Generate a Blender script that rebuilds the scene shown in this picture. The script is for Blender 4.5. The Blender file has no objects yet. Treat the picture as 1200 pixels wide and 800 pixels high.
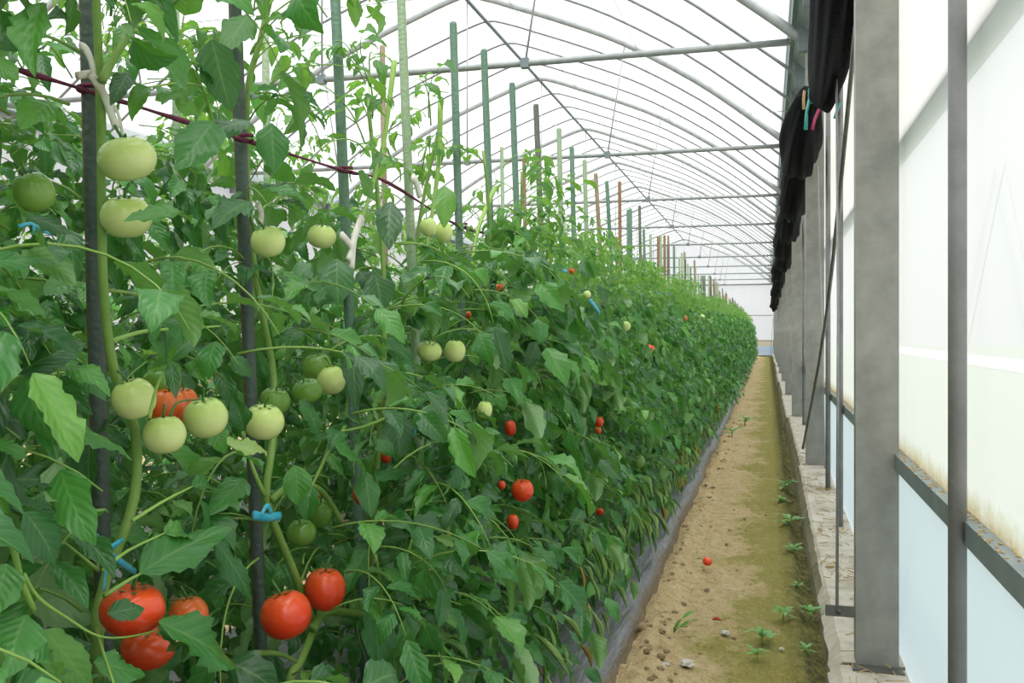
import bpy, math, random
import numpy as np
from mathutils import Vector, Matrix, noise

# ------------------------------------------------------------------ camera, world, exposure
scene = bpy.context.scene
COL = scene.collection
FPX, U0, UV_, VH, H = 1080.0, 600.0, 899.0, 389.0, 1.02
TH = math.atan((UV_ - U0) / FPX)
CT, ST = math.cos(TH), math.sin(TH)
CAM = Vector((0, 0, H)); FW = Vector((-ST, CT, 0)); RT = Vector((CT, ST, 0)); UP = Vector((0, 0, 1))
cd = bpy.data.cameras.new('camera'); cam = bpy.data.objects.new('camera', cd); COL.objects.link(cam)
cam.location = CAM; cam.rotation_euler = (math.pi / 2, 0, TH)
cd.sensor_width = 36; cd.lens = 36 * FPX / 1200; cd.shift_y = -(400 - VH) / 1200
cd.clip_start = 0.05; cd.clip_end = 400
scene.camera = cam

world = bpy.data.worlds.new('overcast'); scene.world = world; world.use_nodes = True
bg = world.node_tree.nodes['Background']
wt = world.node_tree; wc = wt.nodes.new('ShaderNodeTexCoord'); wz = wt.nodes.new('ShaderNodeSeparateXYZ'); wm = wt.nodes.new('ShaderNodeMapRange')
wt.links.new(wc.outputs['Generated'], wz.inputs[0]); wt.links.new(wz.outputs[2], wm.inputs[0])
wm.inputs[1].default_value = 0; wm.inputs[2].default_value = 1; wm.inputs[3].default_value = .62; wm.inputs[4].default_value = 1.45   # overcast sky, brightest overhead
wt.links.new(wm.outputs[0], bg.inputs['Strength']); bg.inputs['Color'].default_value = (0.94, 0.975, 1.0, 1)
vs = scene.view_settings
vs.view_transform = 'Standard'; vs.look = 'None'; vs.gamma = 1; vs.use_curve_mapping = False
vs.exposure = 0.62
sun = bpy.data.lights.new('sun', 'SUN'); sun.energy = 3.2; sun.angle = math.radians(60); sun.color = (1, .97, .92)
sun_o = bpy.data.objects.new('sun', sun); COL.objects.link(sun_o)
sun_o.rotation_euler = (math.radians(20), math.radians(26), 0)
scene.cycles.transparent_max_bounces = 24

# ------------------------------------------------------------------ helpers
def at(u, v, d): return CAM + (FW + RT * ((u - U0) / FPX) + UP * ((VH - v) / FPX)) * d
def atX(u, v, X): return at(u, v, X * FPX / (CT * (u - UV_)))
def dX(u, X): return X * FPX / (CT * (u - UV_))
def atY(u, v, Y):
    t = (u - U0) / FPX
    X = Y * (t * CT - ST) / (CT + t * ST)
    return at(u, v, -X * ST + Y * CT)
def proj(p):
    q = p - CAM; d = q.dot(FW)
    if d < 1e-3: return (0, 0, -1)
    return (U0 + FPX * q.dot(RT) / d, VH - FPX * q.z / d, d)

class MB:
    def __init__(s): s.v = []; s.f = []; s.uv = []; s.has_uv = False
    def add(s, vs_, fs, uvs=None):
        b = len(s.v); s.v.extend(tuple(p) for p in vs_)
        s.f.extend(tuple(b + i for i in f) for f in fs)
        if uvs is not None: s.has_uv = True; s.uv.extend(uvs)
        else: s.uv.extend([(0.5, 0.5)] * len(vs_))
    def box(s, x0, x1, y0, y1, z0, z1):
        s.add([(x0,y0,z0),(x1,y0,z0),(x1,y1,z0),(x0,y1,z0),(x0,y0,z1),(x1,y0,z1),(x1,y1,z1),(x0,y1,z1)],
              [(0,3,2,1),(4,5,6,7),(0,1,5,4),(1,2,6,5),(2,3,7,6),(3,0,4,7)])
    def tube(s, pts, r, n=6, caps=True, flat=1.0):
        pts = [Vector(p) for p in pts]; m = len(pts)
        rs = [r] * m if not hasattr(r, '__len__') else r
        t0 = (pts[1] - pts[0]).normalized()
        ref = Vector((0, 0, 1)) if abs(t0.z) < .9 else Vector((1, 0, 0))
        nrm = (ref - t0 * ref.dot(t0)).normalized(); vs_ = []
        for i in range(m):
            t = (pts[min(i+1, m-1)] - pts[max(i-1, 0)]).normalized()
            nrm = (nrm - t * nrm.dot(t)).normalized(); bi = t.cross(nrm)
            for k in range(n):
                a = 2 * math.pi * (k + .5) / n
                vs_.append(pts[i] + (nrm * math.cos(a) + bi * (math.sin(a) * flat)) * rs[i])
        fs = []
        for i in range(m - 1):
            for k in range(n):
                a = i * n + k; b = i * n + (k + 1) % n
                fs.append((a, b, b + n, a + n))
        if caps: fs.append(tuple(range(n - 1, -1, -1))); fs.append(tuple((m - 1) * n + k for k in range(n)))
        s.add(vs_, fs, [(k % n / n, i / max(1, m - 1)) for i in range(m) for k in range(n)])
    def mesh(s, name, mats, smooth=True, midx=None):
        me = bpy.data.meshes.new(name); me.from_pydata(s.v, [], s.f)
        if s.has_uv:
            l = me.uv_layers.new(name='UVMap')
            vi = np.empty(len(me.loops), dtype=np.int32); me.loops.foreach_get('vertex_index', vi)
            l.data.foreach_set('uv', np.array(s.uv, dtype=np.float32)[vi].ravel())
        if smooth: me.polygons.foreach_set('use_smooth', [True] * len(me.polygons))
        for m in (mats if isinstance(mats, (list, tuple)) else [mats]): me.materials.append(m)
        if midx is not None: me.polygons.foreach_set('material_index', midx)
        me.update(); return me

def link(name, data, parent=None, mat=None):
    o = bpy.data.objects.new(name, data); COL.objects.link(o)
    if parent is not None: o.parent = parent
    if mat is not None: o.matrix_local = mat
    return o
def tag(o, label=None, cat=None, group=None, kind=None):
    if label: o['label'] = label
    if cat: o['category'] = cat
    if group: o['group'] = group
    if kind: o['kind'] = kind
    return o
def rel(pts, base): return [Vector(p) - base for p in pts]
def smoothpts(pts, k=4):
    pts = [Vector(p) for p in pts]; out = []
    for i in range(len(pts) - 1):
        p0 = pts[max(i-1, 0)]; p1 = pts[i]; p2 = pts[i+1]; p3 = pts[min(i+2, len(pts)-1)]
        for j in range(k):
            t = j / k
            out.append(0.5 * ((2*p1) + (p2-p0)*t + (2*p0-5*p1+4*p2-p3)*t*t + (3*p1-p0-3*p2+p3)*t**3))
    out.append(pts[-1]); return out

# ------------------------------------------------------------------ materials
def newmat(name):
    m = bpy.data.materials.new(name); m.use_nodes = True
    nt = m.node_tree; b = nt.nodes['Principled BSDF']; return m, nt, b
def nd(nt, t, **kw):
    n = nt.nodes.new(t)
    for k, v in kw.items(): setattr(n, k, v)
    return n
def noise_n(nt, scale, detail=4, rough=.6, coord='Object', vec_scale=None):
    tc = nd(nt, 'ShaderNodeTexCoord'); n = nd(nt, 'ShaderNodeTexNoise')
    n.inputs['Scale'].default_value = scale; n.inputs['Detail'].default_value = detail; n.inputs['Roughness'].default_value = rough
    if vec_scale:
        mp = nd(nt, 'ShaderNodeMapping'); mp.inputs['Scale'].default_value = vec_scale
        nt.links.new(tc.outputs[coord], mp.inputs[0]); nt.links.new(mp.outputs[0], n.inputs['Vector'])
    else: nt.links.new(tc.outputs[coord], n.inputs['Vector'])
    return n
def ramp(nt, fac, stops):
    r = nd(nt, 'ShaderNodeValToRGB'); e = r.color_ramp.elements
    while len(e) < len(stops): e.new(.5)
    for i, (p, c) in enumerate(stops): e[i].position = p; e[i].color = (*c, 1)
    nt.links.new(fac, r.inputs[0]); return r
def bump(nt, b, h, strength, dist=.01):
    n = nd(nt, 'ShaderNodeBump'); n.inputs['Strength'].default_value = strength; n.inputs['Distance'].default_value = dist
    nt.links.new(h, n.inputs['Height']); nt.links.new(n.outputs[0], b.inputs['Normal']); return n
def mixc(nt, f, a, b, mode='MIX'):
    n = nd(nt, 'ShaderNodeMix'); n.data_type = 'RGBA'; n.blend_type = mode
    for s_, v in ((0, f), (6, a), (7, b)):
        if isinstance(v, (int, float)): n.inputs[s_].default_value = v
        elif isinstance(v, tuple): n.inputs[s_].default_value = (*v, 1)
        else: nt.links.new(v, n.inputs[s_])
    return n.outputs[2]
def math_n(nt, op, a, b=None):
    n = nd(nt, 'ShaderNodeMath'); n.operation = op
    for i, v in enumerate((a, b)):
        if v is None: continue
        if isinstance(v, (int, float)): n.inputs[i].default_value = v
        else: nt.links.new(v, n.inputs[i])
    return n.outputs[0]
def simple(name, c, rough=.5, metal=0, nscale=None, c2=None, bmp=0, spec=None, coord='Object', vec_scale=None, lo=.35, hi=.7):
    m, nt, b = newmat(name)
    b.inputs['Base Color'].default_value = (*c, 1); b.inputs['Roughness'].default_value = rough; b.inputs['Metallic'].default_value = metal
    if spec is not None: b.inputs['Specular IOR Level'].default_value = spec
    if nscale:
        n = noise_n(nt, nscale, coord=coord, vec_scale=vec_scale); r = ramp(nt, n.outputs[0], [(lo, c), (hi, c2 or c)])
        nt.links.new(r.outputs[0], b.inputs['Base Color'])
        if bmp: bump(nt, b, n.outputs[0], bmp)
    return m

def leaf_mat(name, stops, under, trans_col, trans=.32, rough=.34, vein=.24):
    m, nt, b = newmat(name); L = nt.links
    oi = nd(nt, 'ShaderNodeObjectInfo'); g = nd(nt, 'ShaderNodeNewGeometry')
    rnd = math_n(nt, 'FRACT', math_n(nt, 'ADD', oi.outputs['Random'], g.outputs['Random Per Island']))
    col = ramp(nt, rnd, stops).outputs[0]
    n = noise_n(nt, 14, 2, coord='UV'); n.inputs['Scale'].default_value = 5
    col = mixc(nt, math_n(nt, 'MULTIPLY', n.outputs[0], .35), col, (stops[0][1][0]*.6, stops[0][1][1]*.7, stops[0][1][2]*.6))
    uv = nd(nt, 'ShaderNodeUVMap'); sp = nd(nt, 'ShaderNodeSeparateXYZ'); L.new(uv.outputs[0], sp.inputs[0])
    t = math_n(nt, 'ABSOLUTE', math_n(nt, 'SUBTRACT', sp.outputs[0], .5))
    mid = math_n(nt, 'LESS_THAN', t, .028)
    lat = math_n(nt, 'FRACT', math_n(nt, 'MULTIPLY', math_n(nt, 'SUBTRACT', sp.outputs[1], math_n(nt, 'MULTIPLY', t, .55)), 7.0))
    latd = math_n(nt, 'ABSOLUTE', math_n(nt, 'SUBTRACT', lat, .5))
    latv = math_n(nt, 'MULTIPLY', math_n(nt, 'LESS_THAN', latd, .055), .55)
    vf = math_n(nt, 'MULTIPLY', math_n(nt, 'MAXIMUM', mid, latv), vein)
    col = mixc(nt, vf, col, (.30, .50, .16))
    col2 = mixc(nt, g.outputs['Backfacing'], col, under)
    L.new(col2, b.inputs['Base Color']); b.inputs['Roughness'].default_value = rough
    b.inputs['Specular IOR Level'].default_value = .6
    bump(nt, b, latd, .25, .004)
    tr = nd(nt, 'ShaderNodeBsdfTranslucent'); L.new(mixc(nt, .5, col, trans_col), tr.inputs[0])
    mx = nd(nt, 'ShaderNodeMixShader'); mx.inputs[0].default_value = trans
    L.new(b.outputs[0], mx.inputs[1]); L.new(tr.outputs[0], mx.inputs[2])
    L.new(mx.outputs[0], nt.nodes['Material Output'].inputs[0]); return m

M = {}
M['leaf'] = leaf_mat('leaf_mature', [(0, (.014, .085, .022)), (.4, (.032, .170, .036)), (.75, (.060, .26, .045)), (.93, (.11, .36, .05)), (1, (.20, .46, .08))], (.20, .36, .14), (.22, .62, .04), .26)
M['leaf_young'] = leaf_mat('leaf_young', [(0, (.045, .18, .035)), (.6, (.09, .29, .05)), (1, (.17, .40, .07))], (.22, .40, .14), (.42, .80, .06), .42)
M['leaf_pale'] = leaf_mat('leaf_pale', [(0, (.24, .44, .10)), (.6, (.34, .54, .17)), (1, (.42, .60, .16))], (.40, .56, .24), (.5, .8, .2), .3)
M['leaf_dry'] = leaf_mat('leaf_dry', [(0, (.42, .34, .04)), (.5, (.60, .42, .03)), (1, (.55, .24, .04))], (.55, .42, .12), (.8, .6, .1), .25, vein=.15)
M['stem'] = simple('stem_green', (.16, .30, .045), .5, nscale=18, c2=(.24, .38, .09), bmp=.15)
M['stem_young'] = simple('stem_young', (.22, .40, .07), .5, nscale=14, c2=(.32, .50, .11))
M['calyx'] = simple('calyx_green', (.05, .15, .03), .6, nscale=30, c2=(.10, .24, .05))

def tomato_mat(name, c, shoulder, spots):
    m, nt, b = newmat(name)
    tc = nd(nt, 'ShaderNodeTexCoord'); sp = nd(nt, 'ShaderNodeSeparateXYZ'); nt.links.new(tc.outputs['Generated'], sp.inputs[0])
    n = noise_n(nt, 3, 3, coord='Generated')
    f = math_n(nt, 'ADD', sp.outputs[2], math_n(nt, 'MULTIPLY', math_n(nt, 'SUBTRACT', n.outputs[0], .5), .5))
    r = ramp(nt, f, [(.3, c), (.95, shoulder)])
    n2 = noise_n(nt, 60, 2, coord='Generated'); r2 = ramp(nt, n2.outputs[0], [(.58, (0, 0, 0)), (.72, (1, 1, 1))])
    col = mixc(nt, math_n(nt, 'MULTIPLY', r2.outputs[0], .25), r.outputs[0], spots)
    nt.links.new(col, b.inputs['Base Color']); b.inputs['Roughness'].default_value = .24
    b.inputs['Subsurface Weight'].default_value = .0; b.inputs['Coat Weight'].default_value = .15; b.inputs['Coat Roughness'].default_value = .2
    return m
M['t_red'] = tomato_mat('tomato_red', (.78, .042, .012), (.84, .095, .018), (.85, .13, .03))
M['t_orange'] = tomato_mat('tomato_orange', (.76, .085, .012), (.80, .17, .03), (.85, .25, .05))
M['t_green'] = tomato_mat('tomato_green', (.72, .77, .32), (.52, .68, .18), (.80, .84, .48))
M['t_dkgreen'] = tomato_mat('tomato_dark_green', (.22, .38, .07), (.12, .28, .03), (.30, .45, .12))
M['t_yellow'] = tomato_mat('tomato_yellow', (.62, .58, .16), (.55, .52, .10), (.7, .68, .3))

def stake_mat(name, c, c2, stripe=None):
    m, nt, b = newmat(name)
    n = noise_n(nt, 30, 5, vec_scale=(1, 1, .15)); r = ramp(nt, n.outputs[0], [(.35, c), (.7, c2)])
    col = r.outputs[0]
    if stripe:
        tc = nd(nt, 'ShaderNodeTexCoord'); sp = nd(nt, 'ShaderNodeSeparateXYZ'); nt.links.new(tc.outputs['UV'], sp.inputs[0])
        n3 = noise_n(nt, 4, 2, coord='UV', vec_scale=(1, 14, 1))
        d = math_n(nt, 'ABSOLUTE', math_n(nt, 'SUBTRACT', sp.outputs[0], .60))
        k = math_n(nt, 'LESS_THAN', d, math_n(nt, 'MULTIPLY', n3.outputs[0], .12))
        col = mixc(nt, math_n(nt, 'MULTIPLY', k, .85), col, stripe)
    nt.links.new(col, b.inputs['Base Color']); b.inputs['Roughness'].default_value = .5
    v = nd(nt, 'ShaderNodeTexVoronoi'); v.inputs['Scale'].default_value = 110
    tc2 = nd(nt, 'ShaderNodeTexCoord'); nt.links.new(tc2.outputs['Object'], v.inputs['Vector'])
    bump(nt, b, v.outputs['Distance'], .5, .003); return m
M['stk_dark'] = stake_mat('stake_dark', (.045, .075, .065), (.085, .115, .10), (.17, .08, .03))
M['stk_green'] = stake_mat('stake_green', (.085, .18, .12), (.17, .28, .205))
M['stk_light'] = stake_mat('stake_light', (.26, .38, .22), (.36, .46, .30))
M['stk_grey'] = stake_mat('stake_grey', (.09, .11, .085), (.17, .18, .13))
M['stk_wood'] = stake_mat('stake_wood', (.25, .19, .11), (.38, .31, .20))
M['stk_rust'] = stake_mat('stake_rust', (.20, .10, .05), (.32, .19, .10))

def galv(name, c, c2, rust=.0):
    m, nt, b = newmat(name)
    n = noise_n(nt, 9, 6, .65); r = ramp(nt, n.outputs[0], [(.35, c), (.68, c2)])
    n2 = noise_n(nt, 3.2, 6, .7, vec_scale=(1, 1, .5)); r2 = ramp(nt, n2.outputs[0], [(.58, (0, 0, 0)), (.75, (1, 1, 1))])
    col = mixc(nt, math_n(nt, 'MULTIPLY', r2.outputs[0], rust), r.outputs[0], (.26, .17, .08))
    v = noise_n(nt, 95, 2); r3 = ramp(nt, v.outputs[0], [(.73, (0, 0, 0)), (.76, (1, 1, 1))])
    col = mixc(nt, math_n(nt, 'MULTIPLY', r3.outputs[0], .3), col, (.55, .53, .48))
    nt.links.new(col, b.inputs['Base Color']); b.inputs['Roughness'].default_value = .55; b.inputs['Metallic'].default_value = .25
    bump(nt, b, n.outputs[0], .1); return m
M['galv'] = galv('galvanised_post', (.25, .25, .225), (.36, .355, .32), .5)
M['pipe'] = galv('grey_pipe', (.19, .19, .19), (.28, .28, .275), .15)
M['rib'] = simple('rib_steel', (.17, .185, .19), .5, .2, nscale=12, c2=(.24, .255, .26))
M['rib_thick'] = simple('thick_rib_steel', (.28, .30, .30), .5, .2, nscale=12, c2=(.36, .38, .38))
M['ridge'] = simple('ridge_steel', (.14, .18, .19), .5, .3, nscale=10, c2=(.20, .24, .25))
M['gutter'] = simple('gutter_teal', (.09, .15, .14), .45, .3, nscale=5, c2=(.14, .20, .18))
M['rail'] = simple('rail_teal_grey', (.20, .25, .25), .5, .3, nscale=9, c2=(.27, .31, .31))
M['wire'] = simple('wire_grey', (.35, .36, .37), .5, .2)
M['rod'] = simple('rod_dark', (.10, .105, .095), .5, .4, nscale=20, c2=(.16, .16, .14))

ZM_ = H - .375 + .02
def film(name, transp, tint, tscale=None, diff=.5, dirt=None):
    m, nt, b = newmat(name); L = nt.links
    nt.nodes.remove(b)
    tp = nd(nt, 'ShaderNodeBsdfTransparent'); tl = nd(nt, 'ShaderNodeBsdfTranslucent'); df = nd(nt, 'ShaderNodeBsdfDiffuse')
    for x in (tl, df): x.inputs[0].default_value = (*tint, 1)
    a = nd(nt, 'ShaderNodeMixShader'); a.inputs[0].default_value = diff; L.new(tl.outputs[0], a.inputs[1]); L.new(df.outputs[0], a.inputs[2])
    c = nd(nt, 'ShaderNodeMixShader'); L.new(a.outputs[0], c.inputs[1]); L.new(tp.outputs[0], c.inputs[2])
    n = noise_n(nt, tscale or 2.0, 4, vec_scale=(1, 1, .25))
    r = ramp(nt, n.outputs[0], [(.3, (transp * .9,) * 3), (.7, (min(1, transp * 1.1),) * 3)]); L.new(r.outputs[0], c.inputs[0])
    if dirt:                                                          # grime settled along the foot of the film
        tc = nd(nt, 'ShaderNodeTexCoord'); sp = nd(nt, 'ShaderNodeSeparateXYZ'); L.new(tc.outputs['Object'], sp.inputs[0])
        g = nd(nt, 'ShaderNodeMapRange'); g.inputs[1].default_value = dirt[0]; g.inputs[2].default_value = dirt[1]; g.inputs[3].default_value = .55; g.inputs[4].default_value = 0; L.new(sp.outputs[2], g.inputs[0])
        n5 = noise_n(nt, 14, 5, .7); f = ramp(nt, math_n(nt, 'ADD', g.outputs[0], math_n(nt, 'MULTIPLY', n5.outputs[0], .5)), [(.5, (0, 0, 0)), (.8, (1, 1, 1))]).outputs[0]
        col = mixc(nt, f, tint, (.42, .33, .16))
        for x in (tl, df): L.new(col, x.inputs[0])
    L.new(c.outputs[0], nt.nodes['Material Output'].inputs[0]); return m
M['film_roof'] = film('roof_film', .60, (.93, .95, .96), .8, .15)
M['film_up'] = film('wall_film_upper', .20, (.69, .685, .70), 3, .35, dirt=(ZM_, ZM_ + .10))
M['film_low'] = film('wall_film_lower', .05, (.53, .61, .68), 4, .4)
M['film_top'] = film('wall_film_top', .12, (.76, .735, .70), 3, .35)

# soil
m, nt, b = newmat('soil'); M['soil'] = m
n1 = noise_n(nt, 2.2, 6, .65); n2 = noise_n(nt, 26, 6, .7); n3 = noise_n(nt, 90, 3, .6)
base = ramp(nt, n2.outputs[0], [(.28, (.28, .185, .08)), (.44, (.56, .42, .205)), (.75, (.74, .60, .36))]).outputs[0]
tc = nd(nt, 'ShaderNodeTexCoord'); sp = nd(nt, 'ShaderNodeSeparateXYZ'); nt.links.new(tc.outputs['Object'], sp.inputs[0])
xm = nd(nt, 'ShaderNodeMapRange'); xm.inputs[1].default_value = -.36; xm.inputs[2].default_value = .14; xm.inputs[3].default_value = -.20; xm.inputs[4].default_value = .20
nt.links.new(sp.outputs[0], xm.inputs[0])
n1.inputs['Roughness'].default_value = .78; n1.inputs['Detail'].default_value = 9
gf = ramp(nt, math_n(nt, 'ADD', math_n(nt, 'ADD', n1.outputs[0], xm.outputs[0]), math_n(nt, 'MULTIPLY', math_n(nt, 'SUBTRACT', n2.outputs[0], .5), .5)), [(.44, (0, 0, 0)), (.56, (1, 1, 1))]).outputs[0]
gf2 = math_n(nt, 'MULTIPLY', gf, math_n(nt, 'ADD', math_n(nt, 'MULTIPLY', n2.outputs[0], .7), .45))
alg = ramp(nt, n3.outputs[0], [(.3, (.18, .175, .018)), (.7, (.36, .33, .045))]).outputs[0]
mk = nd(nt, 'ShaderNodeMapRange'); mk.inputs[1].default_value = .05; mk.inputs[2].default_value = .12; nt.links.new(sp.outputs[0], mk.inputs[0])
mf = math_n(nt, 'MULTIPLY', mk.outputs[0], ramp(nt, n2.outputs[0], [(.35, (.25, .25, .25)), (.58, (1, 1, 1))]).outputs[0])
moss = ramp(nt, n3.outputs[0], [(.3, (.035, .04, .008)), (.6, (.10, .105, .02)), (.8, (.16, .11, .05))]).outputs[0]
nt.links.new(mixc(nt, mf, mixc(nt, gf2, base, alg), moss), b.inputs['Base Color']); b.inputs['Roughness'].default_value = .95
hh = math_n(nt, 'ADD', n2.outputs[0], math_n(nt, 'MULTIPLY', n3.outputs[0], .5)); bump(nt, b, hh, 1.0, .03)
M['clod'] = simple('soil_clod', (.36, .25, .12), .95, nscale=60, c2=(.60, .46, .26), bmp=.8, coord='Generated')
m, nt, b = newmat('mulch_plastic'); M['mulch'] = m
n1 = noise_n(nt, 8, 5, .6, vec_scale=(6, .7, 3)); n2 = noise_n(nt, 11, 5, .7)
c1 = ramp(nt, n1.outputs[0], [(.35, (.085, .09, .10)), (.62, (.17, .175, .19)), (.75, (.30, .305, .32))]).outputs[0]
tc = nd(nt, 'ShaderNodeTexCoord'); sp = nd(nt, 'ShaderNodeSeparateXYZ'); nt.links.new(tc.outputs['Object'], sp.inputs[0])
gz = nd(nt, 'ShaderNodeMapRange'); gz.inputs[1].default_value = .085; gz.inputs[2].default_value = .03; gz.inputs[3].default_value = 0; gz.inputs[4].default_value = .9; nt.links.new(sp.outputs[2], gz.inputs[0])
dirt = ramp(nt, math_n(nt, 'ADD', math_n(nt, 'MULTIPLY', gz.outputs[0], .4), n2.outputs[0]), [(.62, (0, 0, 0)), (.8, (1, 1, 1))]).outputs[0]
nt.links.new(mixc(nt, dirt, c1, (.13, .095, .06)), b.inputs['Base Color']); b.inputs['Roughness'].default_value = .3; b.inputs['Specular IOR Level'].default_value = .6
bump(nt, b, n1.outputs[0], .6, .02)
m, nt, b = newmat('concrete'); M['concrete'] = m
n1 = noise_n(nt, 7, 6, .7); n2 = noise_n(nt, 3, 4, .6)
c1 = ramp(nt, n1.outputs[0], [(.3, (.34, .29, .22)), (.5, (.56, .50, .41)), (.8, (.68, .63, .54))]).outputs[0]
tc = nd(nt, 'ShaderNodeTexCoord'); sp = nd(nt, 'ShaderNodeSeparateXYZ'); nt.links.new(tc.outputs['Object'], sp.inputs[0])
gz = nd(nt, 'ShaderNodeMapRange'); gz.inputs[1].default_value = .10; gz.inputs[2].default_value = .0; nt.links.new(sp.outputs[2], gz.inputs[0])
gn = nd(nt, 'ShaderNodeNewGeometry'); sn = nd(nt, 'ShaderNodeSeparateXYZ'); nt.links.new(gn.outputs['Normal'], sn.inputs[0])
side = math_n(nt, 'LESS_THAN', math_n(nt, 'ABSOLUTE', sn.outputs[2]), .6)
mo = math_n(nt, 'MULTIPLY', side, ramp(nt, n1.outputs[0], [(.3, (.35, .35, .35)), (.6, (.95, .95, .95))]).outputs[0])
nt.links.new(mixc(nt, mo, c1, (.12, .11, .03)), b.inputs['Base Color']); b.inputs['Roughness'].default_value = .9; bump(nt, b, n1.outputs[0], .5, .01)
M['net'] =  simple('black_net', (.003, .003, .0045), .8, nscale=60, c2=(.012, .012, .015), bmp=.9, vec_scale=(1, 1, 4), spec=.08)
M['purple'] = simple('purple_twine', (.10, .008, .035), .7, nscale=80, c2=(.20, .02, .07), bmp=.5)
M['blue'] = simple('blue_tape', (.02, .35, .52), .35, nscale=40, c2=(.10, .52, .66))
M['white_tape'] = simple('white_tape', (.82, .79, .74), .6, nscale=25, c2=(.55, .40, .28), lo=.5, hi=.8)
M['pink'] = simple('pink_tape', (.42, .02, .12), .5, nscale=20, c2=(.5, .05, .16))
M['teal_tape'] = simple('teal_tape', (.05, .35, .33), .5, nscale=20, c2=(.12, .45, .40))
M['tan_tape'] = simple('tan_tape', (.55, .35, .16), .6, nscale=20, c2=(.6, .42, .22))
M['navy'] = simple('navy_tape', (.01, .03, .12), .5, nscale=20, c2=(.02, .06, .2))
M['straw'] = simple('straw', (.50, .34, .12), .8, nscale=30, c2=(.6, .45, .2))
M['field'] = simple('field_grass', (.21, .27, .17), .9, nscale=3, c2=(.28, .34, .22))
M['road'] = simple('pale_road', (.55, .54, .52), .9, nscale=3, c2=(.66, .65, .62))
M['far_tree'] = simple('far_tree', (.12, .20, .12), .9, nscale=2, c2=(.18, .27, .15))
M['bolt'] = simple('bolt_steel', (.12, .11, .10), .5, .5)
M['red_scrap'] = simple('red_scrap', (.45, .05, .04), .5, nscale=20, c2=(.55, .1, .06))
M['stone'] = simple('pale_stone', (.45, .42, .36), .8, nscale=20, c2=(.6, .57, .5))
M['weed'] = leaf_mat('leaf_weed', [(0, (.14, .36, .08)), (1, (.24, .50, .14))], (.2, .35, .15), (.4, .7, .1), .3)

# ------------------------------------------------------------------ structure
S = 3.62; YF = [2.87 + S * i for i in range(-1, 11)]; YEND = YF[-1]      # main frames
RX = -3.35; XR, XL = .30, 2 * RX - .30
prof_h = [(0, 4.90), (.28, 4.83), (.55, 4.73), (1.2, 4.48), (1.83, 4.20), (2.6, 3.74), (3.2, 3.29), (3.65, 2.93)]
PROF = [(RX - a, z) for a, z in reversed(prof_h)][:-1] + [(RX, 4.90)] + [(RX + a, z) for a, z in prof_h][1:]
PROF_S = [(p.x, p.z) for p in smoothpts([Vector((x, 0, z)) for x, z in PROF], 3)]

# ground
xs = list(np.linspace(-8, -.72, 14)) + list(np.linspace(-.66, .3, 60)) + [.36, .42]
ys = [-4, -2, 0, 1, 1.8]; y = 2.2; st = .018
while y < YEND + .4: ys.append(y); y += st; st = min(.5, st * 1.0105)
ys.append(YEND + .5)
def soil_z(x, y):
    k = max(0., min(1., (x + .72) / .2)) * (1 if y > 1.5 else 0)
    if k == 0: return -.02
    p = Vector((x * 1.0, y, 0))
    z = .018 * noise.noise(p * 3.1) + .016 * noise.noise(p * 9) + .016 * abs(noise.noise(p * 20)) + .009 * noise.noise(p * 44)
    z += .045 * max(0, 1 - abs(x + .375) / .085) * (.5 + .9 * noise.noise(Vector((3, y * 4, 1))) + .5 * noise.noise(p * 14))   # crumbled ridge by the bed
    z -= .03 * max(0, 1 - abs(x - .165) / .06)
    z += (.012 + .02 * abs(noise.noise(p * 12))) * max(0, 1 - abs(x - .095) / .04)
    return z * k
mb = MB(); nx = len(xs)
mb.v = [(x, y, soil_z(x, y)) for y in ys for x in xs]
mb.f = [(j*nx+i, j*nx+i+1, (j+1)*nx+i+1, (j+1)*nx+i) for j in range(len(ys)-1) for i in range(nx-1)]
mb.uv = [(0, 0)] * len(mb.v)
tag(link('floor', mb.mesh('floor', M['soil'])), 'trodden sandy soil path with green algae patches', None, None, 'structure')

# outside field, road, far trees
mb = MB(); mb.box(.7, 60, -30, 90, -.6, -.25); tag(link('field', mb.mesh('field', M['field'], False)), 'pale green field outside the plastic wall', None, None, 'structure')
mb = MB(); mb.box(7.5, 11, -30, 90, -.245, -.22); tag(link('road', mb.mesh('road', M['road'], False)), 'pale road beyond the field outside', None, None, 'structure')

# ceiling film
mb = MB(); pts = [(x + (.04 if x > RX else -.04) * (abs(x - RX) / 3.65), z + .05) for x, z in PROF_S]; yy = list(np.linspace(-5, YEND + .26, 30))
mb.v = [(x, y, z) for y in yy for x, z in pts]; n = len(pts)
mb.f = [(j*n+i, j*n+i+1, (j+1)*n+i+1, (j+1)*n+i) for j in range(len(yy)-1) for i in range(n-1)]; mb.uv = [(0, 0)] * len(mb.v)
tag(link('ceiling', mb.mesh('ceiling', M['film_roof'])), 'white translucent plastic film over the arched roof', None, None, 'structure')

# gutters
for nm, x0, x1, lb in (('gutter', .160, .44, 'dark teal steel gutter along the top of the right wall'), ('gutter', XL - .14, XL + .128, 'dark teal steel gutter on the far left side of the greenhouse')):
    g = link(nm, None); g.location = (x0, 0, 3.10); tag(g, lb, 'gutter')
    mb = MB(); w = x1 - x0
    mb.box(0, w, -5, YEND + .1, 0, .02); mb.box(0, .015, -5, YEND + .1, .02, .16); mb.box(w - .015, w, -5, YEND + .1, .02, .16)
    link('channel', mb.mesh('channel', M['gutter'], False), g)
    mb = MB(); mb.box(-.012, w + .012, -5, YEND + .1, .16, .185); link('lip', mb.mesh('lip', M['gutter'], False), g)

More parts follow.
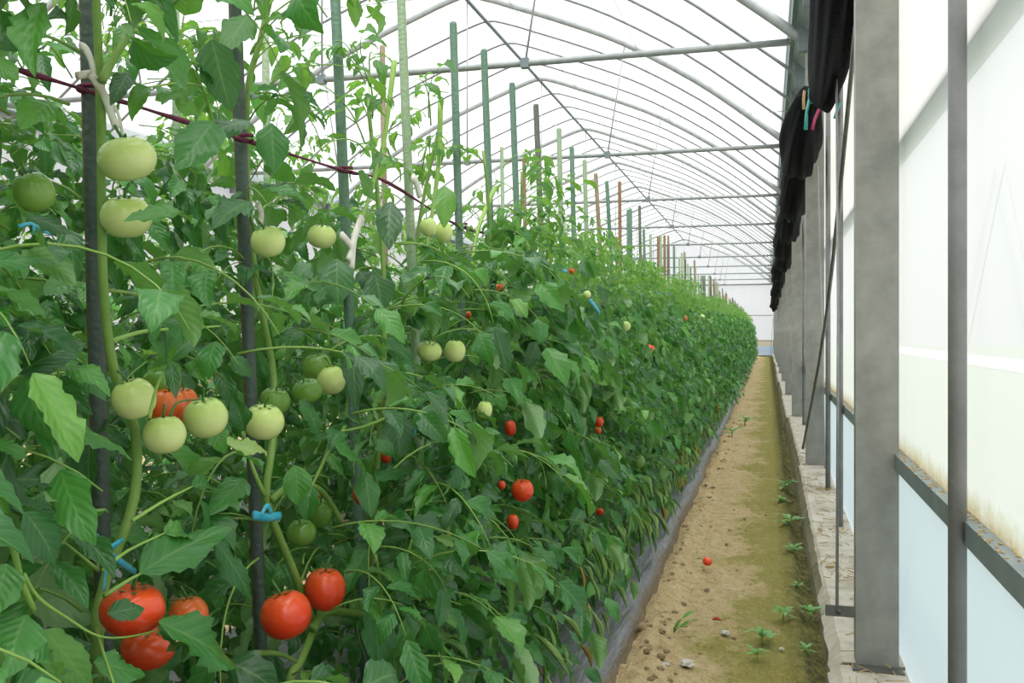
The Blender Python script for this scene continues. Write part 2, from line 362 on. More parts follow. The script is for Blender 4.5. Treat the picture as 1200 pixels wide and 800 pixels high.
# right wall: film panels, rails, upright pipes
ZK = lambda y: .05 + .08 * max(0, min(1, (y - 3.2) / 3.0))
XW = .385
wr = tag(link('wall_right', None), 'translucent plastic film side wall with steel rails', None, None, 'structure'); wr.location = (XW, 0, 0)
ZM, ZU, ZT = H - .375, H + .575, 3.09
for i in range(len(YF) - 1):
    y0, y1 = YF[i], YF[i + 1]
    for nm, z0, z1, mt in (('film_panel', .02, ZM - .02, 'film_low'), ('film_panel', ZM + .02, ZU, 'film_up'), ('film_panel', ZU, ZT, 'film_top')):
        mb = MB(); ny, nz = 16, 8; vv = []
        for a in range(ny + 1):
            for c in range(nz + 1):
                yy_ = y0 + (y1 - y0) * a / ny; zz = z0 + (z1 - z0) * c / nz
                vv.append((.004 * noise.noise(Vector((yy_ * 3, zz * 2, 0))), yy_, zz))
        mb.add(vv, [(a*(nz+1)+c, (a+1)*(nz+1)+c, (a+1)*(nz+1)+c+1, a*(nz+1)+c+1) for a in range(ny) for c in range(nz)])
        link(nm, mb.mesh(nm, M[mt]), wr)
    for z, hh_ in ((ZM, .022), (ZU, .016)):
        mb = MB(); mb.box(*((-.03, .012) if z == ZM else (.012, .05)), y0, y1, z - hh_, z + hh_); link('rail', mb.mesh('rail', M['rail'], False), wr)
    # debris lying on the mid rail
rng = random.Random(4)
mb = MB()
for k in range(900):
    y = rng.uniform(1.2, 9); x = rng.uniform(-.028, .006); s_ = rng.uniform(.0015, .004)
    mb.tube([(x, y, ZM + .022), (x + rng.uniform(-.01, .01), y + rng.uniform(-.008, .008), ZM + .022 + s_ * .8)], s_ * .5, 4)
tag(link('debris', mb.mesh('debris', M['straw']), wr), None, None, None, 'stuff')
py = []
for i in range(len(YF) - 1):
    py += [YF[i] + S * k / 4 for k in (1, 2, 3)]
for y in py:
    if y < .5: continue
    xo = -.048
    if abs(y - (YF[0] + S * .75)) < .1: p = atX(1122, 400, .345); y = p.y; xo = .345 - XW
    mb = MB(); mb.tube([(xo, y, ZK(y) - .04), (xo, y, 1.2), (xo, y, 3.09)], .0165 if y < 3 else .0145, 12)
    o = link('upright_pipe', mb.mesh('upright_pipe', M['pipe']), wr)
    if y < 8:
        mb = MB(); mb.box(xo + .008, xo + .022, y - .02, y + .02, ZM - .012, ZM + .012); link('clip', mb.mesh('clip', M['bolt'], False), o)
# crossed wires outside the film
for a, c in (((1178, 190), (1135, 402)), ((1178, 190), (1215, 380)), ((1082, 600), (1054, 765))):
    mb = MB(); p, q = atX(*a, .40), atX(*c, .40)
    mb.tube([p - wr.location, q - wr.location], .0011, 4); link('brace_wire', mb.mesh('brace_wire', M['wire']), wr)

# left wall and gable ends of film
wl = MB(); wl.box(XL - .02, XL - .01, -5, YEND, 0, 3.09)
tag(link('wall_left', wl.mesh('wall_left', M['film_up'], False)), 'translucent plastic film wall on the far left', None, None, 'structure')
for nm, yy_ in (('wall_back', YEND + .25), ('wall_front', -5.05)):
    w = tag(link(nm, None), 'white film gable wall at the end of the greenhouse' if nm == 'wall_back' else 'white film gable wall behind the viewer', None, None, 'structure'); w.location = (RX, yy_, 0)
    mb = MB(); pp = [(x - RX, 0, z + .05) for x, z in PROF_S]; vv = []
    for x, _, z in pp: vv += [(x, 0, .45), (x, 0, z)]
    mb.add(vv, [(2*i, 2*i+2, 2*i+3, 2*i+1) for i in range(len(pp) - 1)]); link('film_panel', mb.mesh('film_panel', M['film_up'], False), w)
    mb = MB(); mb.box(XL - RX, XR - RX + .1, -.005, .005, 0, .45); link('skirt_panel', mb.mesh('skirt_panel', simple('skirt_film', (.42, .56, .72), .5, nscale=2, c2=(.55, .66, .78)), False), w)
    if nm == 'wall_back':
        for z, r in ((H + .69, .015), (H - .35, .018), (2.98, .03)):
            mb = MB(); mb.tube([(XL - RX, -.05, z), (XR - RX, -.05, z)], r, 6); link('rail', mb.mesh('rail', M['rib']), w)
        mb = MB(); mb.box(XL - RX, XR - RX + .1, -.12, .06, -.02, .07); link('sill', mb.mesh('sill', M['concrete'], False), w)

# concrete kerb, one section per bay
kb = tag(link('kerb', None), 'low mossy concrete kerb along the foot of the right wall', None, None, 'structure')
for i in range(len(YF) - 1):
    y0, y1 = YF[i] + .004, YF[i + 1] - .004
    mb = MB(); ny = 60 if i < 3 else 14; vv = []
    off = .006 * ((i * 37) % 5 - 2)
    for a in range(ny + 1):
        y = y0 + (y1 - y0) * a / ny; z = ZK(y) + off * .5; e = .008 * noise.noise(Vector((0, y * 7, i)))+ .006 * noise.noise(Vector((0, y * 25, i)))
        for (x, zz) in ((.165 + off + e*.4, -.08), (.182 + off + e, z * .35), (.204 + off + e, z - .012), (.217 + off + e * .6, z), (.28, z + .003 * noise.noise(Vector((1, y * 9, 0)))), (.40, z), (.40, -.08)):
            vv.append((x, y, zz))
    n = 7
    fs = [(a*n+c, a*n+c+1, (a+1)*n+c+1, (a+1)*n+c) for a in range(ny) for c in range(n - 1)] + [tuple(range(n))[::-1], tuple(ny*n+c for c in range(n))]
    mb.add(vv, fs); link('kerb_section', mb.mesh('kerb_section', M['concrete'], False), kb)

# posts of the right wall
ordw = ['nearest the camera', 'second', 'third', 'fourth', 'fifth']
for i, y in enumerate(YF):
    if y < 0: continue
    k = i - 1; z0 = ZK(y) - .015
    lb = 'wide galvanised steel wall post nearest the camera, standing on the kerb' if k == 0 else ('%s wide galvanised steel post along the right wall' % ordw[k] if k < 5 else 'distant galvanised steel post in the right wall')
    p = tag(link('steel_post', None), lb, 'post', 'galvanised posts of the right wall'); p.location = (.25, y, z0)
    mb = MB(); hgt = 3.095 - z0
    mb.box(0, .118, 0, .004, 0, hgt); mb.box(0, .004, .004, .06, 0, hgt); mb.box(.114, .118, .004, .06, 0, hgt); mb.box(.004, .02, .056, .06, 0, hgt); mb.box(.098, .114, .056, .06, 0, hgt)
    link('channel_section', mb.mesh('channel_section', M['galv'], False), p)
    mb = MB(); mb.box(-.012, .128, -.05, .085, -.02, .014)
    link('base_plate', mb.mesh('base_plate', M['rod'], False), p)
    if k == 0:
        mb = MB(); mb.box(-.085, -.001, -.006, -.001, .150, .182); bk = link('bracket', mb.mesh('bracket', M['rod'], False), p)
        mb = MB(); mb.tube([(-.048, -.012, .166), (-.048, -.006, .166)], .008, 8); link('bolt', mb.mesh('bolt', M['bolt']), bk)
        mb = MB(); mb.tube([(-.052, -.004, .16), (-.01, .55, 1.05), (.035, 1.3, 2.12)], .0045, 6); link('brace_rod', mb.mesh('brace_rod', M['pipe']), p)
# diagonal rods from wall top down to the second post, and slim pale pipe
p0, p1 = at(1003, 30, 3.2), at(941, 525, 5.9)
mid = (p0 + p1) / 2 + Vector((.02, 0, -.10))
mb = MB(); mb.tube(rel(smoothpts([p0, mid, p1]), p1), .0085, 6); o = link('brace_rod', mb.mesh('brace_rod', M['rod'])); o.location = p1
tag(o, 'dark slanting brace rod reaching down to the second wall post', 'rod')
p0, p1 = at(958, 195, 6.05), at(967, 560, 6.02)
mb = MB(); mb.tube(rel(smoothpts([p0, at(961, 300, 6.0), p1]), p1), .007, 6); o = link('slim_pipe', mb.mesh('slim_pipe', M['wire'])); o.location = p1
tag(o, 'slim pale pipe in front of the second wall post', 'pipe')

# roof frames
def arch_pts(y, dz=0): return [(x - RX, 0, z + dz) for x, z in PROF_S]
thick = MB(); thick.tube(arch_pts(0), .036, 8, flat=.65); thick_me = thick.mesh('thick_arch', M['rib_thick'])
thin = MB(); thin.tube(arch_pts(0), .0135, 6); thin_me = thin.mesh('thin_arch', M['rib'])
foot_me = []
for sgn in (1, -1):
    foot = MB(); x = sgn * 3.60
    foot.box(x - .05, x + .05, -.03, .03, 2.90, 3.095); foot_me.append(foot.mesh('foot_bracket', M['ridge'], False))
tie = MB(); zt = H + 1.97
tie.tube([(-3.5, .05, zt), (3.5, .05, zt)], .024, 8); tie_me = tie.mesh('tie_bar', simple('tie_steel', (.22, .245, .24), .5, .2, nscale=12, c2=(.30, .32, .31)))
def hanger(x0, z0, x1, z1):
    m_ = MB(); m_.tube([(x0, .05, z0), (x1, .05, z1)], .0085, 6); return m_.mesh('hanger_rod', M['rib_thick'])
hang_me = [hanger(0, 4.9, 0, zt), hanger(1.83, 4.19, 1.64, zt), hanger(-1.83, 4.19, -1.64, zt)]
clamp = MB(); clamp.box(-.03, .03, .02, .08, zt - .035, zt + .035); clamp_me = clamp.mesh('clamp', M['ridge'], False)
ORD = ['nearest', 'second', 'third', 'fourth', 'fifth', 'sixth', 'seventh', 'eighth', 'ninth', 'tenth', 'eleventh', 'twelfth']
for i, y in enumerate(YF):
    a = tag(link('roof_arch', None), '%s thick roof arch with tie bar and hanger rods, counted from the camera' % ORD[i], 'arch', 'thick roof arches'); a.location = (RX, y, 0)
    link('arch', thick_me, a); [link('foot_bracket', f_, a) for f_ in foot_me]; t = link('tie_bar', tie_me, a)
    for hm, cx in zip(hang_me, (0, 1.64, -1.64)):
        hr = link('hanger_rod', hm, a); c = link('clamp', clamp_me, hr); c.location = (cx, 0, 0)
    if i < len(YF) - 1:
        for k in (1, 2, 3):
            t = tag(link('arch_rib', None), 'thin roof rib between two thick arches', 'arch', 'thin roof ribs'); t.location = (RX, y + S * k / 4, 0)
            link('rib', thin_me, t); [link('foot_bracket', f_, t) for f_ in foot_me]
mb = MB(); mb.tube([(0, -5, 0), (0, YEND, 0)], .024, 6); o = link('ridge_purlin', mb.mesh('ridge_purlin', M['ridge'])); o.location = (RX, 0, 4.865)
tag(o, 'dark steel ridge bar running along the top of the roof', 'beam')
for y in (YF[2] - 1.3, YF[3] - 1.4, YF[4] - 1.2, YF[5] - 1.5):
    mb = MB(); mb.tube([(-3.6, 0, 0), (3.6, 0, .0)], .003, 4); o = link('cross_wire', mb.mesh('cross_wire', M['wire'])); o.location = (RX, y, zt + .03)
    tag(o, 'thin wire stretched across the roof between tie bars', 'wire', 'cross wires')
for x, zz in ((-.9, 3.05), (-1.55, 3.08), (-4.4, 3.05)):
    mb = MB(); mb.tube([(0, -4, 0), (0, YEND, 0)], .0022, 4); o = link('long_wire', mb.mesh('long_wire', M['wire'])); o.location = (x, 0, zz)
    tag(o, 'thin wire running the length of the greenhouse below the roof', 'wire', 'lengthwise wires')

# mulch sheet over the raised bed
BZ = .13
mb = MB(); yy = []; y = -3.0
while y < YEND - .8: yy.append(y); y += .05 if y < 1.5 else (.03 if y < 8 else .12 if y < 20 else .3)
cross = [(-.405, -.03), (-.415, 0), (-.426, .03), (-.434, .052), (-.446, .070), (-.462, .080), (-.485, .084), (-.51, .088), (-.54, .095), (-.59, .105), (-.66, .118), (-.75, .127), (-.85, .13), (-1.1, .135), (-1.4, .13), (-1.6, .10), (-1.7, -.03)]
n = len(cross)
for y in yy:
    w = .022 * noise.noise(Vector((0, y * .9, 5))) + .016 * noise.noise(Vector((0, y * 3.1, 2)))
    for j, (x, z) in enumerate(cross):
        k = max(0, 1 - j / 10)
        wr_ = .014 * noise.noise(Vector((x * 16, y * 2.6, 0))) + .006 * noise.noise(Vector((x * 40, y * 5 + x * 60, 3)))
        mb.v.append((x + w * k, y, z + (wr_ if 1 < j < 14 else 0)))
mb.f = [(j*n+i, (j+1)*n+i, (j+1)*n+i+1, j*n+i+1) for j in range(len(yy)-1) for i in range(n-1)]; mb.uv = [(0, 0)] * len(mb.v)
tag(link('mulch_sheet', mb.mesh('mulch_sheet', M['mulch'])), 'dark grey plastic mulch sheet covering the raised tomato bed', 'mulch sheet')

# ------------------------------------------------------------------ leaflets
def leaflet_mb(seed, aspect=.56, droop=.5, fold=.35, lob=.16, ns=13, nt=5, roll=0., twist=0.):
    r = random.Random(seed); vs_, fs, uvs = [], [], []
    x = z = 0.; prev = 0.; ph = [r.uniform(0, 6.28) for _ in range(2)]; k = r.choice((2.6, 3.2, 3.8))
    side_bend = r.uniform(-.12, .12)
    for i in range(ns):
        s_ = i / (ns - 1); ds = s_ - prev; prev = s_
        al = .12 - droop * s_ ** 1.2
        x += ds * math.cos(al); z += ds * math.sin(al)
        w = math.sin(math.pi * min(1, s_ ** .72 * .985 + .012)) ** .85 * (1 - .25 * s_)
        w = max(w, .012)
        for j in range(nt):
            t = -1 + 2 * j / (nt - 1); a_ = abs(t); sd = 0 if t < 0 else 1
            tooth = 1 - (lob * (.5 + .5 * math.cos(2 * math.pi * k * s_ + ph[sd])) * (1 - s_) ** .4 if a_ > .9 else 0)
            hw = w * aspect * .5 * a_ * tooth
            ang = fold * (1 if roll == 0 else 1 + roll * a_)
            yy_ = (1 if t >= 0 else -1) * hw * math.cos(ang); zz = hw * math.sin(ang) - .10 * a_ ** 2 * w * aspect
            zz += (.026 * math.cos(2 * math.pi * 7 * (s_ - .28 * a_)) * a_ + .055 * math.sin(9 * s_ + ph[sd]) * a_ * a_ + .03 * math.sin(5 * s_ + ph[1 - sd]) * a_) * w
            tw = twist * s_; cy, sy = math.cos(tw), math.sin(tw)
            yy_, zz = yy_ * cy - zz * sy, yy_ * sy + zz * cy
            vs_.append((x + .10 * a_ * w * aspect - zz * math.sin(al) , yy_ + side_bend * s_ * s_, z + zz * math.cos(al)))
            uvs.append((t * .5 + .5, s_))
    for i in range(ns - 1):
        for j in range(nt - 1):
            a_ = i * nt + j; fs.append((a_, a_ + nt, a_ + nt + 1, a_ + 1))
    mb = MB(); mb.add(vs_, fs, uvs); return mb

R0 = random.Random(11)
def lset(n, mat, seed, lod=0, **kw):
    out = []
    for i in range(n):
        r = random.Random(seed + i)
        a = dict(aspect=r.uniform(.54, .80), droop=r.uniform(.1, 1.6), fold=r.uniform(.05, .7), lob=r.uniform(.08, .30), twist=r.uniform(-.5, .5)); a.update({k: (v(r) if callable(v) else v) for k, v in kw.items()})
        if lod == 0: a.update(ns=15, nt=7)
        if lod == 1: a.update(ns=9, nt=5)
        if lod == 2: a.update(ns=5, nt=3)
        mb = leaflet_mb(seed + i, **a); out.append(mb)
    return out
KINDS = {}
for kd, mat, seed, kw in (('mature', 'leaf', 100, {}), ('young', 'leaf_young', 200, dict(droop=lambda r: r.uniform(.6, 1.9), aspect=lambda r: r.uniform(.38, .55))),
                          ('pale', 'leaf_pale', 300, dict(fold=lambda r: r.uniform(.5, .9), roll=.7, aspect=.6)), ('dry', 'leaf_dry', 400, dict(fold=lambda r: r.uniform(.8, 1.2), roll=.6, aspect=.55))):
    n = 8 if kd in ('mature', 'young') else 4
    KINDS[kd] = dict(mat=M[mat], mb={l: lset(n, mat, seed, l, **kw) for l in (0, 1, 2)})
    KINDS[kd]['me'] = [b_.mesh('leaflet', M[mat]) for b_ in KINDS[kd]['mb'][0]]
curl_mb = [leaflet_mb(500 + i, aspect=.50, droop=.3, fold=1.15, roll=.45, lob=.05, ns=9) for i in range(4)]
CURL = [b_.mesh('curled_leaf', M['leaf_pale']) for b_ in curl_mb]
CURLG = [b_.mesh('curled_leaf', M['leaf']) for b_ in curl_mb]
DRY = [leaflet_mb(540 + i, aspect=.5, droop=.6, fold=1.0, roll=.6, ns=8).mesh('dry_leaf', M['leaf_dry']) for i in range(3)]

def frame(D, N, L, o):
    D = D.normalized(); N = (N - D * N.dot(D)).normalized(); Yv = N.cross(D)
    return Matrix(((D.x*L, Yv.x*L, N.x*L, o.x), (D.y*L, Yv.y*L, N.y*L, o.y), (D.z*L, Yv.z*L, N.z*L, o.z), (0, 0, 0, 1)))

def compound(seed, kind):
    r = random.Random(seed)
    Rl = r.uniform(.20, .30) if kind != 'young' else r.uniform(.13, .22)
    e0 = r.uniform(.1, .7) if kind != 'young' else r.uniform(.5, 1.1)
    e1 = r.uniform(-1.2, -.5) if kind != 'young' else r.uniform(-1.0, .1)
    az = 0.; daz = r.uniform(-.5, .5); n = 9; p = Vector((0, 0, 0)); pts = [p.copy()]; tans = []
    for i in range(n):
        q = i / (n - 1); e = e0 + (e1 - e0) * q; a = daz * q
        t = Vector((math.cos(e) * math.cos(a), math.cos(e) * math.sin(a), math.sin(e))); tans.append(t); p = p + t * (Rl / n); pts.append(p.copy())
    tans.append(tans[-1]); items = []
    rad = [(.0022 if kind != 'young' else .0019) * (1 - .6 * i / n) for i in range(n + 1)]
    def put(q, side, L, kk):
        i = q * n; i0 = min(int(i), n - 1); o = pts[i0].lerp(pts[i0 + 1], i - i0); t = tans[i0]
        sd = Vector((0, 0, 1)).cross(t).normalized() * side
        D = sd * r.uniform(.7, 1.1) + t * r.uniform(.3, .8) + Vector((0, 0, r.uniform(-.65, .15))) if side else t + Vector((0, 0, r.uniform(-.4, .1)))
        N = Vector((0, 0, 1)) + Vector((r.uniform(-.7, 1.1), r.uniform(-.8, .8), 0))
        D = D.normalized(); o2 = o + D * .008
        items.append((kk, r.randrange(len(KINDS[kk]['me'])), frame(D, N, L, o2)))
    kk = kind
    sc = 1 if kind == 'mature' else .62
    for q in ((.27, .54, .80) if kind == 'mature' else (.35, .6, .82)):
        for sd in (-1, 1): put(q + r.uniform(-.03, .03), sd, sc * r.uniform(.062, .098) * (.75 + .3 * q), kk)
    if kind == 'mature' and r.random() < .6: put(.5, r.choice((-1, 1)), r.uniform(.025, .035), kk)
    put(1.0, 0, sc * r.uniform(.09, .125), kk)
    return dict(pts=pts, rad=rad, items=items, kind=kind)

def compound_mesh(c, lod, name='leaf'):
    mb = MB(); fi = []
    mats = [M['stem'] if c['kind'] != 'young' else M['stem_young'], KINDS[c['kind']]['mat']]
    if lod == 1: mb.tube(c['pts'][::2] , c['rad'][::2], 4, False)
    fi += [0] * len(mb.f)
    for kk, i, mt in c['items']:
        src = KINDS[kk]['mb'][lod]; s_ = src[i]
        mb.add([mt @ Vector(v) for v in s_.v], s_.f, s_.uv); fi += [1] * len(s_.f)
    return mb, mats, fi
COMP = {k: [compound(1000 * (j + 1) + i, k) for i in range(n)] for j, (k, n) in enumerate((('mature', 16), ('young', 10)))}
for k, cs in COMP.items():
    for c in cs:
        mb = MB(); mb.tube(c['pts'], c['rad'], 5); c['rachis'] = mb.mesh('rachis', M['stem'] if k != 'young' else M['stem_young'])
        mb, mats, fi = compound_mesh(c, 1); c['me1'] = mb.mesh('leaf', mats, True, fi)
        c['lod2'] = compound_mesh(c, 2)

# ------------------------------------------------------------------ stakes
XS, XS2 = -.85, -1.30
STK = [((103, 0), (118, 580), 'stk_dark', None), ((275, 0), (292, 420), 'stk_dark', None), ((393, 0), (410, 380), 'stk_green', None), ((470, 0), (479, 220), 'stk_light', None),
       ((531, 26), (541, 380), 'stk_green', 26), ((567, 58), (577, 330), 'stk_green', 58), ((600, 97), (606, 260), 'stk_green', 97), ((628, 122), (634, 270), 'stk_grey', 122),
       ((655, 150), (658, 290), 'stk_light', 150), ((670, 172), (673, 300), 'stk_green', 172), ((685, 187), (688, 300), 'stk_light', 187), ((698, 203), (704, 305), 'stk_wood', 203), ((711, 212), (716, 300), 'stk_green', 212)]
stakes = []   # (base, top, mat, row)
for tp, lo, mt, vt in STK:
    d = dX(lo[0] if lo[1] <= 420 else 110, XS)
    a, c = at(*tp, d), at(*lo, d); dr = (a - c).normalized()
    base = c - dr * ((c.z - .02) / dr.z); top = a if vt is not None else c + dr * ((1.98 - c.z) / dr.z)
    stakes.append((base, top, mt, 0))
r = random.Random(5)
y = stakes[-1][0].y + .33; cols = ['stk_green', 'stk_light', 'stk_wood', 'stk_grey', 'stk_green', 'stk_rust', 'stk_light']
while y < YEND - 1.4:
    b_ = Vector((XS + r.uniform(-.02, .02), y, .02)); stakes.append((b_, b_ + Vector((r.uniform(-.05, .0), r.uniform(-.03, .03), r.uniform(1.74, 1.92))), r.choice(cols), 0)); y += r.uniform(.27, .39)
row2 = [(205, -5, 'stk_light'), (310, -20, 'stk_light'), (448, 53, 'stk_wood'), (588, 172, 'stk_light'), (614, 185, 'stk_rust'), (641, 208, 'stk_light')]
for u, v, mt in row2:
    p = atX(u, v, XS2); stakes.append((Vector((p.x + .03, p.y, .02)), p, mt, 1))
y = atX(641, 300, XS2).y + .5
while y < YEND - 2:
    b_ = Vector((XS2 + r.uniform(-.03, .03), y, .02)); stakes.append((b_, b_ + Vector((r.uniform(-.04, .02), 0, r.uniform(1.65, 1.85))), r.choice(cols), 1)); y += r.uniform(.4, .8)
uniq = ['dark grey-green stake with a rusty stripe, nearest the camera', 'dark grey-green stake with purple twine, second from the left edge', 'tall pimpled green stake, third from the left edge', 'tall pale green stake, fourth from the left edge',
        'green stake with its flat top just below the thick arch', 'green stake just right of the flat-topped tall one', 'green stake in front row beside the dark grey stake', 'dark grey weathered stake among the green ones',
        'pale stake just right of the dark grey stake']
for i, (b_, t_, mt, row) in enumerate(stakes):
    mb = MB(); v_ = t_ - b_; rad = .0112 if row == 0 else .010
    n = 12 if i < 6 else 8
    mb.tube([(0, 0, 0), v_ * .33, v_ * .66, v_ * .996, v_], [rad, rad, rad, rad, rad * .8], n)
    if i < len(uniq): lb, gp = uniq[i], None
    elif row == 0: lb, gp = {'stk_green': 'green', 'stk_light': 'pale green', 'stk_wood': 'tan wooden', 'stk_grey': 'grey weathered', 'stk_rust': 'rusty brown', 'stk_dark': 'dark'}[mt] + ' plant stake further along the front row of tomatoes', 'stakes further along the front row'
    else: lb, gp = {'stk_green': 'green', 'stk_light': 'pale green', 'stk_wood': 'tan wooden', 'stk_grey': 'grey weathered', 'stk_rust': 'rusty brown'}[mt] + ' plant stake in the row behind the front tomatoes', 'stakes in the second row'
    o = tag(link('plant_stake', mb.mesh('plant_stake', M[mt])), lb, 'stake', gp); o.location = b_

# ------------------------------------------------------------------ tomatoes (hero list: u, v, w, h, kind, X, tilt)
TOM = [(149,186,66,50,'t_green',-.76), (148,254,58,48,'t_green',-.78), (40,225,46,46,'t_dkgreen',-.82), (314,283,40,36,'t_green',-.80), (377,277,34,27,'t_green',-.84), (502,266,20,22,'t_green',-.78), (520,272,21,24,'t_green',-.76),
       (157,467,50,47,'t_green',-.76), (193,509,49,44,'t_green',-.74), (241,489,51,46,'t_green',-.75), (190,447,42,36,'t_dkgreen',-.84), (309,494,48,40,'t_green',-.77), (322,470,36,32,'t_dkgreen',-.82), (360,458,36,28,'t_dkgreen',-.80), (372,430,35,34,'t_dkgreen',-.86), (388,445,34,34,'t_green',-.83),
       (353,624,35,29,'t_dkgreen',-.84), (375,601,30,34,'t_dkgreen',-.87), (533,411,25,26,'t_green',-.72), (503,411,30,22,'t_green',-.76), (568,480,18,21,'t_green',-.64), (626,415,13,13,'t_yellow',-.64), (733,382,12,11,'t_green',-.6), (823,372,7,7,'t_green',-.6), (747,540,17,16,'t_dkgreen',-.58), (688,345,9,9,'t_green',-.62),
       (155,714,73,57,'t_red',-.70), (174,757,62,46,'t_red',-.73), (221,722,46,46,'t_orange',-.74), (335,720,60,53,'t_red',-.74), (381,690,48,48,'t_red',-.75), (196,478,48,46,'t_orange',-.82), (214,472,36,36,'t_orange',-.83),
       (428,577,30,30,'t_red',-.78), (612,574,27,25,'t_red',-.60), (601,611,14,18,'t_red',-.62), (598,501,14,22,'t_red',-.66), (452,533,14,22,'t_red',-.80), (586,337,10,10,'t_orange',-.8), (549,369,7,22,'t_orange',-.8), (702,494,11,12,'t_red',-.58), (701,504,8,8,'t_orange',-.60), (704,599,12,9,'t_red',-.55), (761,408,12,9,'t_red',-.58), (799,404,8,9,'t_orange',-.57), (670,317,7,7,'t_orange',-.66), (803,373,5,6,'t_orange',-.6), (370,577,14,14,'t_red',-.85), (588,568,9,10,'t_red',-.62)]
heroes = []
for (u, v, w, h_, k, X) in TOM: heroes.append((u, v, w / 2 * 1.05 + 3, h_ / 2 * 1.05 + 3, dX(u, X) + .03, 1.0 if w > 24 else .92))
heroes += [(118, 110, 22, 55, 1.15, .9), (140, 655, 30, 35, 1.0, .85), (312, 602, 14, 12, 1.3, 1), (332, 640, 24, 60, 1.35, .85), (365, 745, 30, 40, 1.3, .7), (395, 722, 50, 16, 1.3, .7), (438, 290, 22, 26, 1.9, .0), (197, 430, 34, 22, 1.0, .9), (410, 285, 14, 40, 1.8, .7), (345, 572, 30, 16, 1.35, .8), (155, 590, 16, 80, 1.05, .75), (300, 560, 110, 12, .9, .3)]
stake_heroes = [(103, 0, 118, 575, 12, 1.2, .96), (275, 0, 292, 430, 12, 1.5, .95), (393, 0, 410, 395, 10, 1.85, .97), (470, 0, 479, 230, 8, 2.2, .94), (531, 26, 539, 300, 6, 2.55, .9), (567, 58, 575, 250, 6, 2.8, .85), (600, 97, 605, 230, 5, 3.1, .85)]
twine_px = [(22, 82), (105, 107), (200, 137), (283, 163), (403, 200), (455, 214), (541, 266), (595, 276)]
rocc = random.Random(77)
def blocked(p, ext):
    u, v, d = proj(p)
    if d < 0.30: return True
    if u < -150 or u > 1250 or v > 950 or v < -150: return False
    ep = ext * FPX / d
    for hu, hv, ru, rv, hd, pr in heroes:
        if d < hd and ((u - hu) / (ru + ep)) ** 2 + ((v - hv) / (rv + ep)) ** 2 < 1 and rocc.random() < pr: return True
    for u0, v0, u1, v1, w, sd, pr in stake_heroes:
        if d < sd and v0 <= v <= v1 and abs(u - (u0 + (u1 - u0) * (v - v0) / (v1 - v0))) < w + ep * .8 and rocc.random() < pr: return True
    if d < 2.3:
        for (ua, va), (ub, vb) in zip(twine_px, twine_px[1:]):
            if ua - 2 <= u <= ub + 2 and abs(v - (va + (vb - va) * (u - ua) / (ub - ua))) < 4 + ep * .6 and rocc.random() < .93: return True
    return False

# ------------------------------------------------------------------ plants
def mkstem(mb, x, y, zt_, seed, base):
    r = random.Random(seed); pts = []; z = BZ - .02; ph = r.uniform(0, 6)
    while z < zt_:
        q = (z - BZ) / (zt_ - BZ); a = .035 * (.4 + q)
        pts.append(Vector((x + a * math.sin(ph + z * 4.1) , y + a * math.cos(ph * 1.7 + z * 3.3), z))); z += .11
    rad = [.0085 * (1 - .55 * i / len(pts)) for i in range(len(pts))]
    mb.tube(rel(smoothpts(pts, 2), base), [rad[min(i // 2, len(rad) - 1)] for i in range(2 * len(pts) - 1)], 7)
    return pts

